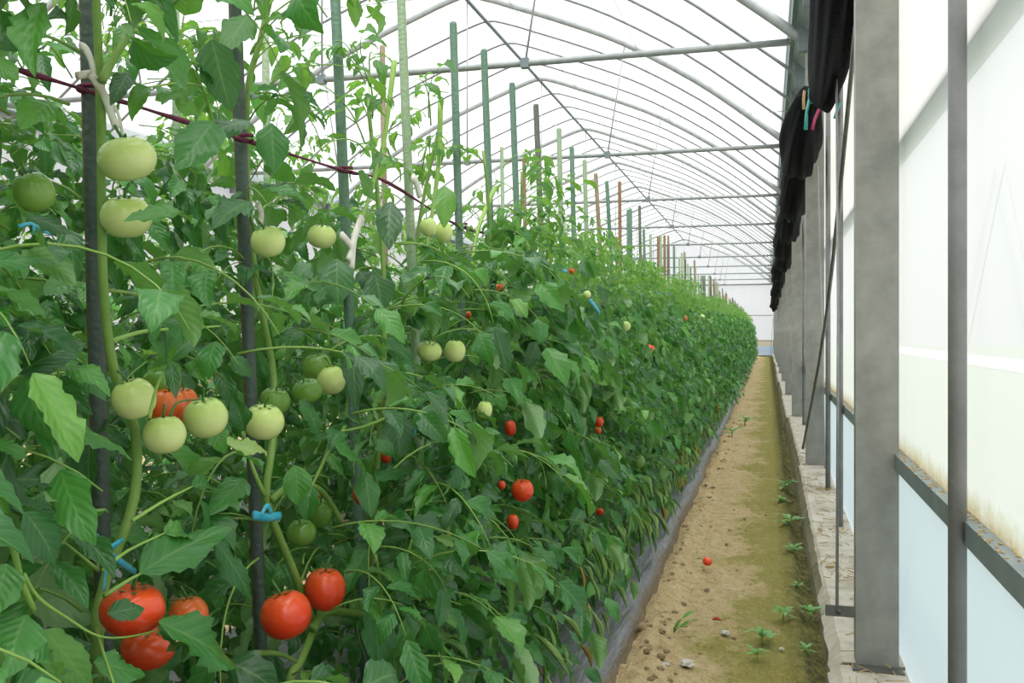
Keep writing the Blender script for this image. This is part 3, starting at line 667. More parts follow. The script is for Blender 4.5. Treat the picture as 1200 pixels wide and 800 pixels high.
class Plant: pass
plants = []
def add_plant(x, y, zt_, lod, seed, label, group, nleaf=46, row=0, path=None, bias=.55):
    P = Plant(); base = Vector((x, y, BZ)); P.y = y; P.x = x; P.lod = lod
    e = link('tomato_plant', None); e.location = base; tag(e, label, 'plant', group); P.e = e; P.base = base; plants.append(P)
    r = random.Random(seed); mb = MB(); pts = mkstem(mb, x, y, zt_, seed, base)
    if path:
        hp = [Vector((x, y, BZ - .03))] + path; hp = smoothpts(hp, 4); mb = MB()
        mb.tube(rel(hp, base), [.0074 * (1.05 - .4 * k / len(hp)) for k in range(len(hp))], 10)
        pts = []
        z = BZ - .02
        while z < zt_: pts.append(min(hp, key=lambda p_: abs(p_.z - z)).copy()); z += .11
    link('stem', mb.mesh('stem', [M['stem']]), e)
    P.pts = pts
    for j in range(nleaf):
        q = (j + r.random()) / nleaf; q = q ** .93
        z = .20 + (zt_ - .22) * q
        i = max(0, min(len(pts) - 1, int((z - BZ) / .11))); o = pts[i].copy(); o.z = z
        az = r.uniform(-math.pi, math.pi)
        if r.random() < bias: az = r.uniform(-1.9, 1.2)
        young = z > zt_ - .30 + r.uniform(-.1, .08)
        sc = r.uniform(.75, 1.15) * (.85 if z < .45 else 1) * (1 if lod == 0 else .74)
        o += Vector((math.cos(az), math.sin(az), 0)) * ((r.uniform(.0, .15) + (.10 * r.random() + (.05 if lod else 0) if z < .8 and abs(az) < 1.9 else (.04 if lod else 0))) if not young else r.uniform(0, .06))
        k = 'young' if young else 'mature'; c = r.choice(COMP[k])
        mt = Matrix.Translation(o) @ Matrix.Rotation(az, 4, 'Z') @ Matrix.Rotation(r.uniform(-.35, .35), 4, 'X') @ Matrix.Rotation(r.uniform(-.2, .2), 4, 'Y') @ Matrix.Scale(sc, 4)
        if lod == 0:
            its = []
            for kk, li, lm in c['items']:
                w = mt @ lm; L = lm.to_scale().x * sc; ctr = w @ Vector((.5, 0, -.1))
                if ctr.z < BZ + .02: continue
                if blocked(ctr, L * .36): continue
                its.append((kk, li, lm))
            pm = mt @ c['pts'][5]
            if len(its) < .55 * len(c['items']) or blocked(pm, .012) or blocked(mt @ c['pts'][2], .008) or blocked(mt @ c['pts'][8], .008): continue
            lo = link('leaf', c['rachis'], e, Matrix.Translation(-base) @ mt)
            for kk, li, lm in its: link('leaflet', KINDS[kk]['me'][li], lo, lm)
        else:
            ctr = mt @ c['pts'][6]
            if blocked(ctr, .05 if y < 4 else .01): continue
            link('leaf', c['me1'], e, Matrix.Translation(-base) @ mt)
    return P
# far foliage variants (one stuff mesh per plant, shared)
def far_variant(seed, zt_, nleaf=125):
    r = random.Random(seed); mb = MB(); fi = []
    for j in range(nleaf):
        q = (j + r.random()) / nleaf; z = .05 + (zt_ - BZ - .05) * q; az = r.uniform(-math.pi, math.pi)
        if r.random() < .5: az = r.uniform(-1.8, 1.2)
        young = z > zt_ - BZ - .2; c = r.choice(COMP['young' if young else 'mature']); sc = r.uniform(.62, .98)
        o = Vector((math.cos(az), math.sin(az), 0)) * (r.uniform(0.02, .20) + (.10 * r.random() if z < .7 and abs(az) < 1.8 else 0)); o.z = z
        mt = Matrix.Translation(o) @ Matrix.Rotation(az, 4, 'Z') @ Matrix.Rotation(r.uniform(-.35, .35), 4, 'X') @ Matrix.Scale(sc, 4)
        src, mats, f_ = c['lod2']
        keep = [mt @ Vector(v) for v in src.v]
        for v in keep: v.z = max(v.z, .0)
        mb.add(keep, src.f, src.uv); fi += [1 if young else 0] * len(src.f)
    return mb.mesh('foliage', [M['leaf'], M['leaf_young']], True, fi)
FARV = [far_variant(9000 + i, 1.42 + .05 * (i % 4)) for i in range(9)]
mb = MB(); mb.tube([(0, 0, -.02), (.02, .01, .4), (-.01, .02, .8), (.01, 0, 1.2)], [.008, .007, .006, .004], 5); FSTEM = mb.mesh('stem', M['stem'])
def add_far(x, y, seed, label, group):
    r = random.Random(seed); e = link('tomato_plant', None); e.location = (x, y, BZ); tag(e, label, 'plant', group)
    link('stem', FSTEM, e)
    sc = r.uniform(.90, 1.03)
    f = link('foliage', r.choice(FARV), e, Matrix.Rotation(r.uniform(-.5, .5), 4, 'Z') @ Matrix.Diagonal((1.0, 1.05, sc, 1))); f['kind'] = 'stuff'
    P = Plant(); P.e = e; P.y = y; P.x = x; P.base = Vector((x, y, BZ)); P.lod = 2; plants.append(P); return P

front = [s_ for s_ in stakes if s_[3] == 0]
PATHS = {0: [atX(u, v, X) for u, v, X in ((117,790,-.80),(121,690,-.80),(150,610,-.79),(160,560,-.79),(157,500,-.79),(133,430,-.80),(121,330,-.81),(118,150,-.81),(112,-20,-.81),(106,-120,-.81))],
         1: [atX(u, v, X) for u, v, X in ((338,812,-.78),(352,775,-.78),(366,735,-.785),(354,695,-.79),(332,640,-.79),(318,605,-.79),(312,575,-.79),(318,530,-.80),(323,480,-.83),(318,420,-.86),(300,330,-.88),(290,220,-.88),(290,110,-.87),(304,50,-.86),(318,-10,-.85),(322,-80,-.85))]}
NUM = ['seventh', 'eighth', 'ninth', 'tenth', 'eleventh', 'twelfth', 'thirteenth', 'fourteenth', 'fifteenth', 'sixteenth', 'seventeenth', 'eighteenth', 'nineteenth', 'twentieth', 'twenty-first', 'twenty-second', 'twenty-third', 'twenty-fourth', 'twenty-fifth', 'twenty-sixth', 'twenty-seventh', 'twenty-eighth', 'twenty-ninth', 'thirtieth', 'thirty-first', 'thirty-second', 'thirty-third', 'thirty-fourth']
PL = ['tomato plant at the left picture edge, closest to the camera', 'tomato plant tied to the rusty dark stake, with pale green and three red tomatoes', 'tomato plant at the second dark stake with two ripe red tomatoes low down', 'tomato plant at the third stake with a cluster of dark green tomatoes',
      'tomato plant at the tall pale stake, fourth from the left', 'tomato plant at the flat-topped green stake with a pair of pale tomatoes', 'tomato plant at the sixth stake of the front row']
add_plant(-.84, .33, 1.35, 0, 31, 'tomato plant just outside the left edge, only leaf ends showing', None, 60)
add_plant(-.84, .68, 1.70, 0, 32, PL[0], None, 125)
for i, (b_, t_, mt, row) in enumerate(front):
    y = b_.y + .04; x = XS + .035
    if i < 6: add_plant(x, y, [1.78, 1.70, 1.60, 1.62, 1.60, 1.55][i], 0, 40 + i, PL[i + 1], None, 140, path=PATHS.get(i))
    elif y < 9.5: add_plant(x, y, 1.45 + .06 * math.sin(i * 1.7), 1, 40 + i, 'tomato plant at the %s stake of the front row, counted from the camera' % NUM[i - 6], 'front row tomato plants in the middle stretch', 165)
    else: add_far(x, y, 40 + i, 'small distant tomato plant in the far stretch of the front row', 'front row tomato plants in the far stretch')
# second row of the same bed
y = .5; i = 0
while y < YEND - 1.6:
    if y < 5: add_plant(XS2 - .05, y, 1.85 if y < 1.7 else 1.6 if y < 2.4 else 1.45, 1, 400 + i, 'tomato plant half hidden behind the front row', 'tomato plants of the second row', 230 if y < 1.8 else 170 if y < 2.5 else 120, 1, bias=.3)
    else: add_far(XS2 - .05, y, 400 + i, 'tomato plant half hidden behind the front row', 'tomato plants of the second row')
    y += .36 if y < 5 else .42; i += 1
# next bed further left, glimpsed through gaps
for k in range(26):
    add_far(-2.6 - .5 * (k % 2), 1.0 + k * .42, 800 + k, 'tomato plant in the next bed seen through gaps', 'tomato plants of the next bed')
mb = MB(); mb.box(-3.5, -2.1, -3, YEND - 1, -.03, BZ); tag(link('mulch_sheet', mb.mesh('mulch_sheet', M['mulch'], False)), 'plastic mulch on the next bed behind the tomatoes', 'mulch sheet')

def nearest(p, maxlod=2):
    c = [q for q in plants if q.x > -1.0]; return min(c, key=lambda q: abs(q.y - p.y))

# tomatoes
def tomato_mb(seed):
    r = random.Random(seed); mb = MB(); n, m = 24, 18; vs_ = []; rib = r.uniform(.0, .014); lobes = r.choice((4, 5, 6)); ph = r.uniform(0, 6)
    for i in range(m + 1):
        a = math.pi * i / m
        for k in range(n):
            b_ = 2 * math.pi * k / n; rr = math.sin(a) ** .92 * (1 + rib * math.cos(lobes * b_ + ph) * math.sin(a))
            z = math.cos(a) * .93
            top = max(0, 1 - rr / .6); z -= .17 * top ** 1.3 if a < 1.57 else -.05 * top
            vs_.append((rr * math.cos(b_), rr * math.sin(b_), z))
    mb.add(vs_, [(i*n+k, (i+1)*n+k, (i+1)*n+(k+1) % n, i*n+(k+1) % n) for i in range(m) for k in range(n)]); return mb
def calyx_mb():
    mb = MB()
    for k in range(6):
        a = k * math.pi / 3 + .2; c, s_ = math.cos(a), math.sin(a); px, py = -s_, c
        L = [(.05, .0, .76), (.22, .10, .80), (.42, .07, .86), (.62, .01, .95 if k % 2 else .86)]; vs_ = []
        for d_, w, z in L: vs_ += [(c*d_ + px*w, s_*d_ + py*w, z), (c*d_ - px*w, s_*d_ - py*w, z)]
        mb.add(vs_, [(2*i, 2*i+1, 2*i+3, 2*i+2) for i in range(3)])
    mb.tube([(0, 0, .72), (.02, .03, .95), (.10, .10, 1.2), (.22, .14, 1.42)], [.07, .06, .055, .065], 6); return mb
TMB = {k: [tomato_mb(i).mesh('tomato', M[k]) for i in range(4)] for k in ('t_red', 't_orange', 't_green', 't_dkgreen', 't_yellow')}
CAL = calyx_mb().mesh('calyx', M['calyx'])
TL = {'t_red': 'ripe red tomato', 't_orange': 'orange red tomato', 't_green': 'pale green unripe tomato', 't_dkgreen': 'dark green unripe tomato', 't_yellow': 'yellowish tomato'}
rt = random.Random(3)
for i, (u, v, w, h_, k, X) in enumerate(TOM):
    d = dX(u, X); p = at(u, v, d); rw, rh = w / 2 * d / FPX, h_ / 2 * d / FPX
    P = nearest(p)
    tilt = Matrix.Rotation(rt.uniform(-.25, .25), 4, 'Y') @ Matrix.Rotation(rt.uniform(.0, .35), 4, 'X') @ Matrix.Rotation(rt.uniform(0, 6), 4, 'Z')
    o = link('tomato', TMB[k][i % 4], P.e, Matrix.Translation(p - P.base) @ tilt @ Matrix.Diagonal((rw, rw, min(rh, rw * 1.3) / .88, 1))); o['label'] = TL[k]
    if w > 16: link('calyx', CAL, o)
# scattered small tomatoes deeper along the row are covered by the list above

# hero stems / petioles (pixel polylines, width px, X plane)
HST = [([(119,95),(135,65),(158,30)], 11, -.79, 'stem'), ([(157,36),(195,55),(222,80),(240,110),(250,145),(258,175)], 6, -.77, 'stem_young'), ([(236,100),(212,97),(175,102)], 4, -.77, 'stem_young'),
       ([(212,62),(214,30),(216,15)], 3, -.77, 'stem_young'), ([(318,585),(345,567),(372,572),(388,590),(400,612)], 9, -.78, 'stem'), ([(310,580),(295,545),(285,505)], 6, -.79, 'stem_young'),
       ([(366,737),(380,718),(405,717),(440,724)], 12, -.775, 'stem'), ([(300,765),(328,766),(352,778)], 8, -.78, 'stem'),
       ([(462,72),(456,120),(447,180),(420,270),(405,305)], 7, -.80, 'stem_young'), ([(516,120),(514,190),(505,260),(495,330)], 7, -.80, 'stem_young'), ([(580,220),(560,270),(550,330)], 6, -.78, 'stem_young'),
       ([(28,672),(45,700),(80,725),(115,745),(150,746),(186,738)], 5, -.66, 'stem_young'), ([(-5,590),(15,640),(25,680),(40,715)], 9, -.68, 'stem_young'), ([(115,668),(75,635)], 5, -.70, 'stem'), ([(120,668),(150,645),(192,625)], 5, -.69, 'stem_young'),
       ([(122,698),(150,680),(165,672)], 6, -.68, 'stem'), ([(175,490),(183,455),(197,425)], 5, -.71, 'stem_young'), ([(60,435),(20,440),(0,460)], 6, -.68, 'stem_young'), ([(130,400),(170,388),(215,385),(258,382)], 6, -.82, 'stem_young'), ([(125,340),(160,345),(180,355),(215,335)], 5, -.82, 'stem'),
       ([(450,420),(455,455),(462,480)], 3, -.72, 'stem_young'), ([(452,490),(425,500),(400,505)], 4, -.72, 'stem_young'), ([(440,650),(447,690),(446,715)], 4, -.70, 'stem_young'), ([(478,650),(490,620),(520,612)], 4, -.70, 'stem_young'), ([(155,610),(190,588),(225,570)], 5, -.72, 'stem_young'),
       ([(196,500),(203,478),(212,470),(235,468)], 4, -.74, 'calyx'), ([(404,500),(385,530),(370,560),(365,570)], 5, -.74, 'stem')]
for pts, w, X, mt in HST:
    P3 = [atX(u, v, X) for u, v in pts]; P = nearest(P3[len(P3) // 2]); d = proj(P3[0])[2]
    rr = w / 2 * d / FPX; q = smoothpts(P3, 4); mb = MB()
    mb.tube(rel(q, P.base), [rr * (1 - (.25 if w > 8 else .6) * i / len(q)) for i in range(len(q))], 9); br = link('branch', mb.mesh('branch', M[mt]), P.e)
    if w <= 6 and mt != 'calyx':
        D = (q[-1] - q[-3]).normalized() + Vector((.1, 0, -.25)); kd = 'mature' if pts[-1][1] > 200 else 'young'
        link('leaflet', KINDS[kd]['me'][len(pts) % 8], br, Matrix.Translation(-P.base) @ frame(D, (CAM - q[-1]).normalized() + Vector((0, 0, .8)), .062, q[-1]))

# hero leaflets: base px, tip px, width px, X plane, material kind
HL = [((42,44),(26,-2),46,-.72,'young'), ((248,46),(264,128),50,-.74,'mature'), ((250,142),(214,202),48,-.72,'mature'), ((292,142),(250,158),26,-.74,'mature'), ((-12,70),(22,92),34,-.70,'young'), ((290,18),(268,58),36,-.76,'young'), ((216,18),(222,-22),36,-.76,'young'),
      ((160,55),(172,75),18,-.76,'young'), ((150,85),(135,118),24,-.78,'mature'), ((182,118),(222,108),16,-.76,'young'), ((205,115),(230,135),26,-.76,'young'), ((232,258),(139,242),27,-.71,'mature'), ((-14,306),(64,309),28,-.68,'mature'), ((30,252),(107,284),20,-.70,'mature'), ((292,236),(246,262),36,-.73,'mature'),
      ((62,382),(-5,402),38,-.68,'mature'), ((18,438),(103,398),44,-.68,'mature'), ((40,486),(154,522),40,-.70,'mature'), ((18,562),(102,568),36,-.66,'mature'), ((-8,520),(36,535),26,-.66,'mature'), ((28,600),(72,656),46,-.64,'mature'), ((164,672),(257,616),54,-.68,'mature'), ((126,719),(172,711),29,-.655,'mature'),
      ((186,729),(284,788),58,-.64,'mature'), ((52,738),(104,808),46,-.63,'young'), ((110,776),(173,794),38,-.64,'mature'), ((254,634),(294,706),32,-.68,'mature'), ((266,520),(313,525),33,-.70,'pale'), ((318,144),(320,200),36,-.76,'mature'), ((395,303),(392,352),40,-.74,'mature'), ((440,322),(448,362),42,-.72,'mature'), ((458,236),(450,288),32,-.74,'mature'), ((522,218),(520,263),25,-.72,'young'),
      ((414,402),(413,476),26,-.72,'mature'), ((458,424),(496,430),20,-.70,'mature'), ((482,448),(500,499),40,-.70,'mature'), ((464,482),(468,534),36,-.69,'mature'), ((440,560),(494,550),26,-.68,'mature'), ((428,552),(432,604),28,-.70,'mature'), ((392,520),(432,552),32,-.70,'mature'), ((446,712),(470,808),52,-.66,'mature'), ((477,729),(550,752),38,-.66,'pale'), ((496,688),(520,722),28,-.66,'pale'), ((500,628),(510,718),52,-.66,'mature'), ((462,716),(506,706),22,-.65,'mature'), ((448,668),(489,684),24,-.67,'mature'), ((506,778),(558,802),36,-.63,'mature'), ((508,628),(548,646),16,-.64,'pale'), ((524,645),(560,712),34,-.63,'mature'), ((345,545),(352,590),32,-.74,'mature'), ((350,470),(378,505),28,-.74,'mature'), ((270,420),(300,440),30,-.76,'mature'), ((250,500),(262,530),26,-.74,'mature'), ((95,330),(45,345),34,-.72,'mature'), ((60,120),(20,150),40,-.74,'mature'), ((250,640),(232,590),34,-.72,'mature'), ((285,560),(255,600),34,-.72,'mature'),
      ((197,425),(160,410),9,-.70,'young'), ((197,425),(167,424),9,-.70,'young'), ((196,425),(172,438),10,-.70,'young'), ((198,423),(214,440),12,-.70,'young'), ((199,425),(206,465),15,-.69,'mature'), ((199,422),(205,402),7,-.70,'young'),
      ((8,660),(-10,720),50,-.60,'mature'), ((30,720),(0,790),60,-.60,'mature'), ((560,480),(600,525),28,-.62,'mature'), ((545,560),(590,590),30,-.62,'mature'), ((570,610),(560,660),34,-.62,'mature'), ((600,650),(640,700),34,-.58,'mature'), ((560,730),(590,790),38,-.60,'mature'), ((640,740),(600,790),34,-.58,'mature'), ((420,200),(440,235),26,-.78,'young'), ((360,255),(330,240),20,-.78,'mature'), ((345,330),(385,345),30,-.76,'mature')]
rh_ = random.Random(21)
for (bu, bv), (tu, tv), w, X, kd in HL:
    b3 = atX(bu, bv, X); d = proj(b3)[2]; t3 = at(tu, tv, dX(tu, X + .012) + rh_.uniform(-.012, .008))
    D = t3 - b3; L = D.length; wpx = w * d / FPX
    N = (CAM - b3).normalized() * .75 + Vector((.1, 0, .75)); P = nearest(b3)
    seed = rh_.randrange(9999)
    mb = leaflet_mb(seed, aspect=min(1.1, 1.22 * wpx / L), droop=rh_.uniform(.15, .5), fold=rh_.uniform(.12, .35), lob=rh_.uniform(.06, .2), ns=15, nt=7, twist=rh_.uniform(-.2, .2))
    me = mb.mesh('leaf', KINDS[kd]['mat']); link('leaf', me, P.e, Matrix.Translation(-P.base) @ frame(D, N, L * 1.05, b3))

# curled, pale and withered leaves fringing the foot of the plants
rc = random.Random(8)
for P in plants:
    if P.x < -1 or P.y > 11 or P.y < 1.7: continue
    for k in range(14 if P.y < 7 else 8):
        z = rc.uniform(.16, .42); x = -.497 + rc.uniform(-.07, .03) + (.42 - z) * .06; o = Vector((x, P.y + rc.uniform(-.2, .2), z))
        dry = rc.random() < .14; D = Vector((rc.uniform(.0, .55), rc.uniform(-.6, .25), rc.uniform(-1, -.55)))
        L = rc.uniform(.07, .125); 
        if o.z + D.normalized().z * L < BZ: o.z = BZ + .01 - D.normalized().z * L
        me = rc.choice(DRY) if dry else (rc.choice(CURL) if rc.random() < .8 else rc.choice(CURLG))
        link('dry_leaf' if dry else 'curled_leaf', me, P.e, Matrix.Translation(-P.base) @ frame(D, Vector((1, -.5, .4)), L, o))

# ------------------------------------------------------------------ twine and ties
p3 = [atX(u, v, XS + .012) for u, v in twine_px]; base = p3[0]
mb = MB(); mb.tube(rel(smoothpts(p3, 5), base), [.0032 + .0012 * math.sin(i * 1.3) for i in range(5 * (len(p3) - 1) + 1)], 6)
tw = tag(link('twine', None), 'purple twine running along the front stakes at head height', 'twine'); tw.location = base
link('strand', mb.mesh('strand', M['purple']), tw)
for u, v in ((100, 106), (283, 163), (403, 200), (541, 265)):
    mb = MB(); c = atX(u, v, XS + .012) - base; pts = []
    for k in range(9):
        a = k * math.pi / 4 * 1.0; pts.append(c + RT * (.0145 * math.cos(a)) + FW * (.0145 * math.sin(a) + .012) + UP * (.001 * k))
    mb.tube(pts, .0034, 5); link('knot_loop', mb.mesh('knot_loop', M['purple']), tw)
def strip(mb, px, w, X, th=.0012):
    p = [atX(u, v, X) for u, v in px]; d = proj(p[0])[2]; ww = w * d / FPX / 2; q = smoothpts(p, 4)
    return q, ww
def tie(name, label, strips, mat, cat='tie', group=None):
    b0 = None; o = link(name, None)
    for px, w, X in strips:
        q, ww = strip(None, px, w, X)
        if b0 is None: b0 = q[0].copy(); o.location = b0
        mb = MB(); mb.tube(rel(q, b0), ww * (1.25 if mat == 'white_tape' else .9), 8, flat=.55); link('strip', mb.mesh('strip', M[mat]), o)
    tag(o, label, cat, group); return o
tie('cloth_tie', 'white cloth strip knotted around the rusty dark stake above the top tomato', [([(94,53),(101,57),(107,72),(110,88),(106,70),(98,55)], 7, -.80), ([(90,89),(100,87),(110,86)], 8, -.81), ([(107,88),(118,104),(125,118),(131,135),(137,150)], 10, -.80), ([(110,86),(122,108),(138,132),(144,160)], 4, -.80)], 'white_tape')
tie('blue_tie', 'bright blue tape tied around the stem above the partly covered red tomato', [([(112,628),(122,642),(130,650),(158,670)], 9, -.72), ([(144,632),(130,645),(124,670),(122,692)], 5, -.725), ([(118,640),(130,640),(142,633)], 7, -.715)], 'blue')
tie('blue_tie', 'bright blue band wrapped around the thick stem above two red tomatoes', [([(297,603),(312,606),(328,604)], 12, -.765), ([(306,604),(313,592),(318,600)], 7, -.762)], 'blue')
tie('blue_tie', 'small blue tie among leaves at the fourth stake', [([(484,511),(488,500),(491,497)], 6, -.70)], 'blue')
tie('blue_tie', 'small blue tie high up the hedge in the middle of the row', [([(692,353),(698,360),(702,366)], 7, -.62), ([(658,316),(664,318)], 5, -.66)], 'blue')
tie('blue_tie', 'thin blue tie by the dark green tomato at the left edge', [([(22,265),(38,262),(40,275)], 5, -.79), ([(38,262),(60,275)], 4, -.79)], 'blue')
tie('white_tie', 'whitish tape around the third stake', [([(424,255),(415,280),(412,315)], 9, -.79), ([(400,275),(412,290),(408,305)], 8, -.79)], 'white_tape')
tie('white_tie', 'whitish tape scrap at the fourth stake beside the purple twine', [([(484,208),(488,215),(492,230)], 9, -.80)], 'white_tape')
tie('white_tie', 'white tape end beside the pale tomato at the second stake', [([(302,238),(306,250),(305,262)], 8, -.84)], 'white_tape')

# ------------------------------------------------------------------ rolled black net along the right wall
net = tag(link('shade_net', None), 'black shade net rolled up and tied along the top of the right wall', 'net'); net.location = (.222, 3, 2.2)
pin = [(.6, 2.72), (2.9, 2.62), (4.75, 2.14), (6.5, 2.22), (8.3, 2.10), (10.1, 2.16), (12, 2.06), (13.9, 2.12), (15.8, 2.0), (17.7, 2.06), (19.6, 1.96), (21.6, 2.0), (23.6, 1.9), (25.6, 1.92), (27.5, 1.82)]
for si in range(len(pin) - 1):
    (y0, z0), (y1, z1) = pin[si], pin[si + 1]; mb = MB(); n, mrow = 40, 26; vs_ = []
    for a in range(mrow + 1):
        q = a / mrow; y = y0 + (y1 - y0) * q; bul = math.sqrt(max(0, 1 - (2 * q - 1) ** 2))
        zc = z0 + (z1 - z0) * q - (.17 if si > 1 else .06) * math.sin(math.pi * q) + .05
        rx, rz = .022 + .088 * bul, .03 + .115 * bul
        if si <= 1: rx, rz = .03 + .055 * bul, .04 + .20 * bul
        for k in range(n):
            an = 2 * math.pi * k / n
            f = 1 + .22 * noise.noise(Vector((math.cos(an) * 2.2, math.sin(an) * 2.2 + si * 7, q * 1.4))) + .07 * math.sin(an * 5 + si * 2 + q * 6) + .04 * math.sin(an * 11 + si - q * 7)
            vs_.append((math.cos(an) * rx * f + .012 * math.sin(si * 2.3) + (.028 if si <= 1 else -.03) * bul, y - 3, zc - 2.2 + math.sin(an) * rz * f))
    mb.add(vs_, [(a*n+k, a*n+(k+1) % n, (a+1)*n+(k+1) % n, (a+1)*n+k) for a in range(mrow) for k in range(n)]); link('net_bundle', mb.mesh('net_bundle', M['net']), net)
    if si >= 1:
        c = Vector((.012 * math.sin(si * 2.3), y1 - 3, z1 - 2.2 + .05)); mb = MB(); mt = ('pink', 'teal_tape', 'pink', 'navy', 'tan_tape')[si % 5]
        ring = [c + Vector((.036 * math.cos(t_ * .7), 0, .052 * math.sin(t_ * .7))) for t_ in range(10)]
        mb.tube(ring, .006, 5); mb.tube([c + Vector((-.03, -.02, -.03)), c + Vector((-.045, -.05, -.10)), c + Vector((-.05, -.07, -.19))], [.009, .008, .011], 5, flat=.4)
        tt = link('tape', mb.mesh('tape', M[mt]), net); tt['label'] = 'coloured tape tied round the net'
# dangling tapes on the near bundle
for (px, mt) in ((([(960,128),(955,140),(952,152)]), 'pink'), (([(985,120),(981,130),(978,139)]), 'teal_tape'), (([(966,60),(972,75),(979,95)]), 'navy'), (([(943,106),(942,116),(942,128)]), 'tan_tape')):
    p = [at(u, v, 4.0) for u, v in px]; mb = MB(); mb.tube(rel(p, Vector(net.location)), .007, 5, flat=.4); link('tape', mb.mesh('tape', M[mt]), net)

# ------------------------------------------------------------------ things on the path
def ground(u, v, z=.012):
    d = (H - z) * FPX / (v - VH); p = at(u, v, d); return p
p = ground(829, 662, .02); o = tag(link('fallen_tomato', TMB['t_red'][1]), 'small red tomato fallen on the sandy path', 'tomato'); o.location = p + Vector((0, 0, .004)); o.scale = (.0085 * 1.0,) * 3
o.scale = (.0200,) * 3; o.location.z += .012
p = ground(840, 728); mb = MB(); mb.tube(rel([p + Vector((-.016, 0, .006)), p + Vector((0, .004, .01)), p + Vector((.018, -.002, .006))], p), [.002, .008, .002], 6, flat=.5)
o = tag(link('red_peel', mb.mesh('red_peel', M['red_scrap'])), 'dried red tomato peel on the path', 'peel'); o.location = p
rs = random.Random(14)
def stone_me(i, mat):
    mb = tomato_mb(900 + i); mb.v = [tuple(Vector(v) * (1 + .55 * noise.noise(Vector(v) * 1.9 + Vector((i, 0, 0))))) for v in mb.v]; return mb.mesh('pebble', mat)
ST_ = [stone_me(i, M['stone']) for i in range(3)]; CL_ = [stone_me(10 + i, M['clod']) for i in range(5)]
for u, v, w in ((780, 778, 9), (850, 741, 10), (805, 777, 16), (856, 690, 5), (916, 760, 6), (770, 625, 5)):
    p = ground(u, v); d = proj(p)[2]; s_ = w / 2 * d / FPX
    o = tag(link('pebble', rs.choice(ST_), None, Matrix.Translation(p) @ Matrix.Diagonal((s_, s_, s_ * .5, 1))), 'small pale stone lying on the path', 'stone', 'pale stones on the path')
for k in range(240):
    y = 2.4 + 9 * rs.random() ** 1.8; x = rs.uniform(-.40, .16) if rs.random() < .6 else rs.uniform(-.41, -.30); s_ = (.003 + .008 * rs.random() ** 2) * (1 if x > -.3 else 1.3)
    o = tag(link('soil_clod', rs.choice(CL_), None, Matrix.Translation((x, y, soil_z(x, y) + s_ * .2)) @ Matrix.Rotation(rs.uniform(0, 6), 4, 'Z') @ Matrix.Diagonal((s_, s_ * 1.2, s_ * .7, 1))), 'crumbly lump of sandy soil on the path', 'clod', 'soil clods on the path')
WD = [leaflet_mb(700 + i, aspect=.42, droop=.5, fold=.2, lob=.1, ns=8, nt=3).mesh('leaf', M['weed']) for i in range(3)]
GR = [leaflet_mb(720 + i, aspect=.10, droop=1.3, fold=.3, lob=0, ns=9, nt=3).mesh('blade', M['weed']) for i in range(2)]
def weed(p, s_, label, group=None, nl=6, lift=0.0):
    e = tag(link('weed_seedling', None), label, 'weed', group); e.location = p
    mb = MB(); mb.tube([(0, 0, -.01), (0, 0, lift + s_ * .5)], s_ * .04, 5); link('stem', mb.mesh('stem', M['stem_young']), e)
    for k in range(nl):
        a = k * 2.4 + rs.uniform(-.4, .4); D = Vector((math.cos(a), math.sin(a), rs.uniform(.1, .6)))
        link('leaf', rs.choice(WD), e, frame(D, Vector((0, 0, 1)), s_ * rs.uniform(.6, 1.1), Vector((0, 0, lift + s_ * rs.uniform(.15, .5)))))
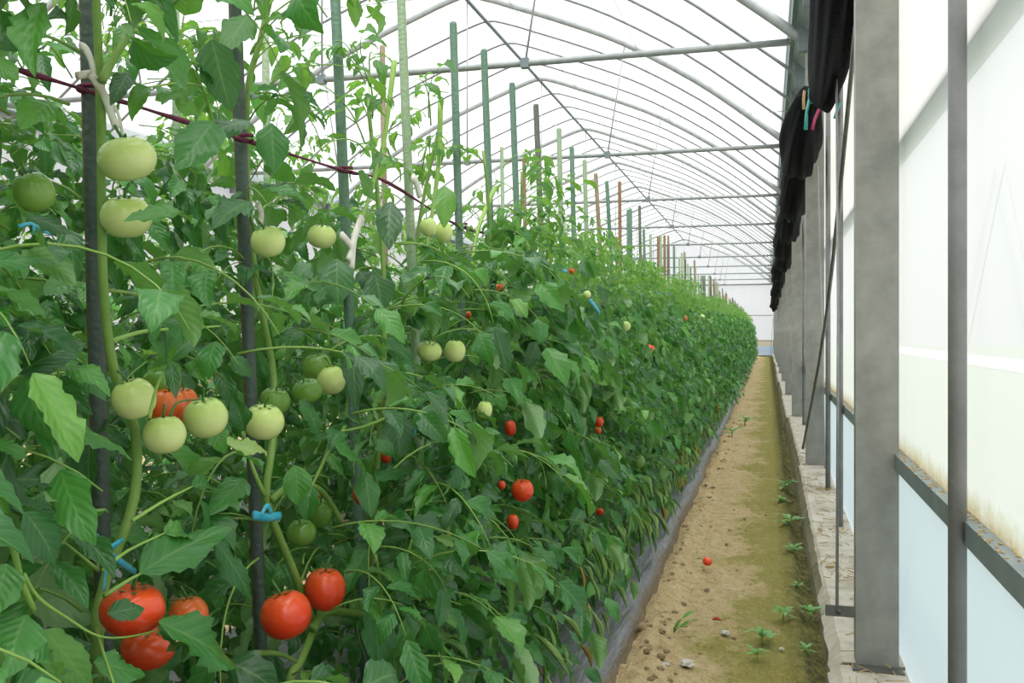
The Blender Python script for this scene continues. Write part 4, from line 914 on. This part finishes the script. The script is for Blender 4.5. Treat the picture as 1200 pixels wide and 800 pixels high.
for u, v, w, lb in ((893, 752, 34, 'green weed seedling in the foreground of the path'), (888, 772, 22, 'low weed right beside the foreground seedling'), (920, 575, 24, 'weed seedling against the kerb below the second post'), (925, 618, 26, 'leafy weed at the kerb foot in mid path'), (930, 650, 20, 'bushy weed at the kerb just beyond the bracket'), (916, 590, 16, 'tiny weed by the kerb in mid path'),
                   (918, 725, 26, 'weed rosette beside the kerb in the foreground'), (950, 722, 20, 'weed sprouting at the kerb base near the bracket'), (858, 512, 20, 'drooping seedling at the mulch edge far along'), (873, 498, 18, 'small seedling standing in mid path far along'), (922, 488, 14, 'green tuft growing from the kerb crack'), (935, 690, 14, 'tiny green sprout by the kerb'), (945, 765, 16, 'mossy sprout at the near kerb foot')):
    p = ground(u, v); d = proj(p)[2]; weed(p, w * .85 * d / FPX, lb, nl=8)
p = ground(790, 740); d = proj(p)[2]
e = tag(link('grass_tuft', None), 'thin bent grass blades standing on the path', 'grass'); e.location = p
for k, (D, L) in enumerate(((Vector((.25, .1, 1)), .12), (Vector((.5, .1, .8)), .11), (Vector((-.05, 0, 1)), .06), (Vector((.15, -.1, 1)), .07))):
    link('blade', GR[k % 2], e, frame(D, Vector((-1, -.3, .4)), L, Vector((0, 0, -.005))))
# straw and crumbs on the kerb
mb = MB()
for k in range(420):
    y = 2.4 + 8 * rs.random(); x = rs.uniform(.215, .375); z = ZK(y) + .006; a = rs.uniform(0, 3.1); L = rs.uniform(.005, .03)
    if rs.random() < .55:
        cy = rs.choice((2.6, 3.9, 4.5, 5.6, 6.9)); y = cy + rs.gauss(0, .12); z = ZK(y) + rs.uniform(.002, .014)
    mb.tube([(x - L * math.cos(a), y - L * math.sin(a), z), (x + L * math.cos(a), y + L * math.sin(a), z + rs.uniform(-.002, .006))], rs.uniform(.0008, .0022), 3)
tag(link('straw_litter', mb.mesh('straw_litter', M['straw'])), 'bits of dry straw scattered on top of the kerb', 'straw', None, 'stuff')
# hanging cords at the far end wall
for u0, u1 in ((906, 903), (910, 905)):
    p0 = at(u0, 372, 37.5); p1 = at(u1, 415, 37.5); mb = MB(); mb.tube(rel([p0, p1], p1), .012, 4)
    o = tag(link('end_cord', mb.mesh('end_cord', M['gutter'])), 'thin cord hanging down at the far end of the path', 'cord', 'cords at the far end'); o.location = p1
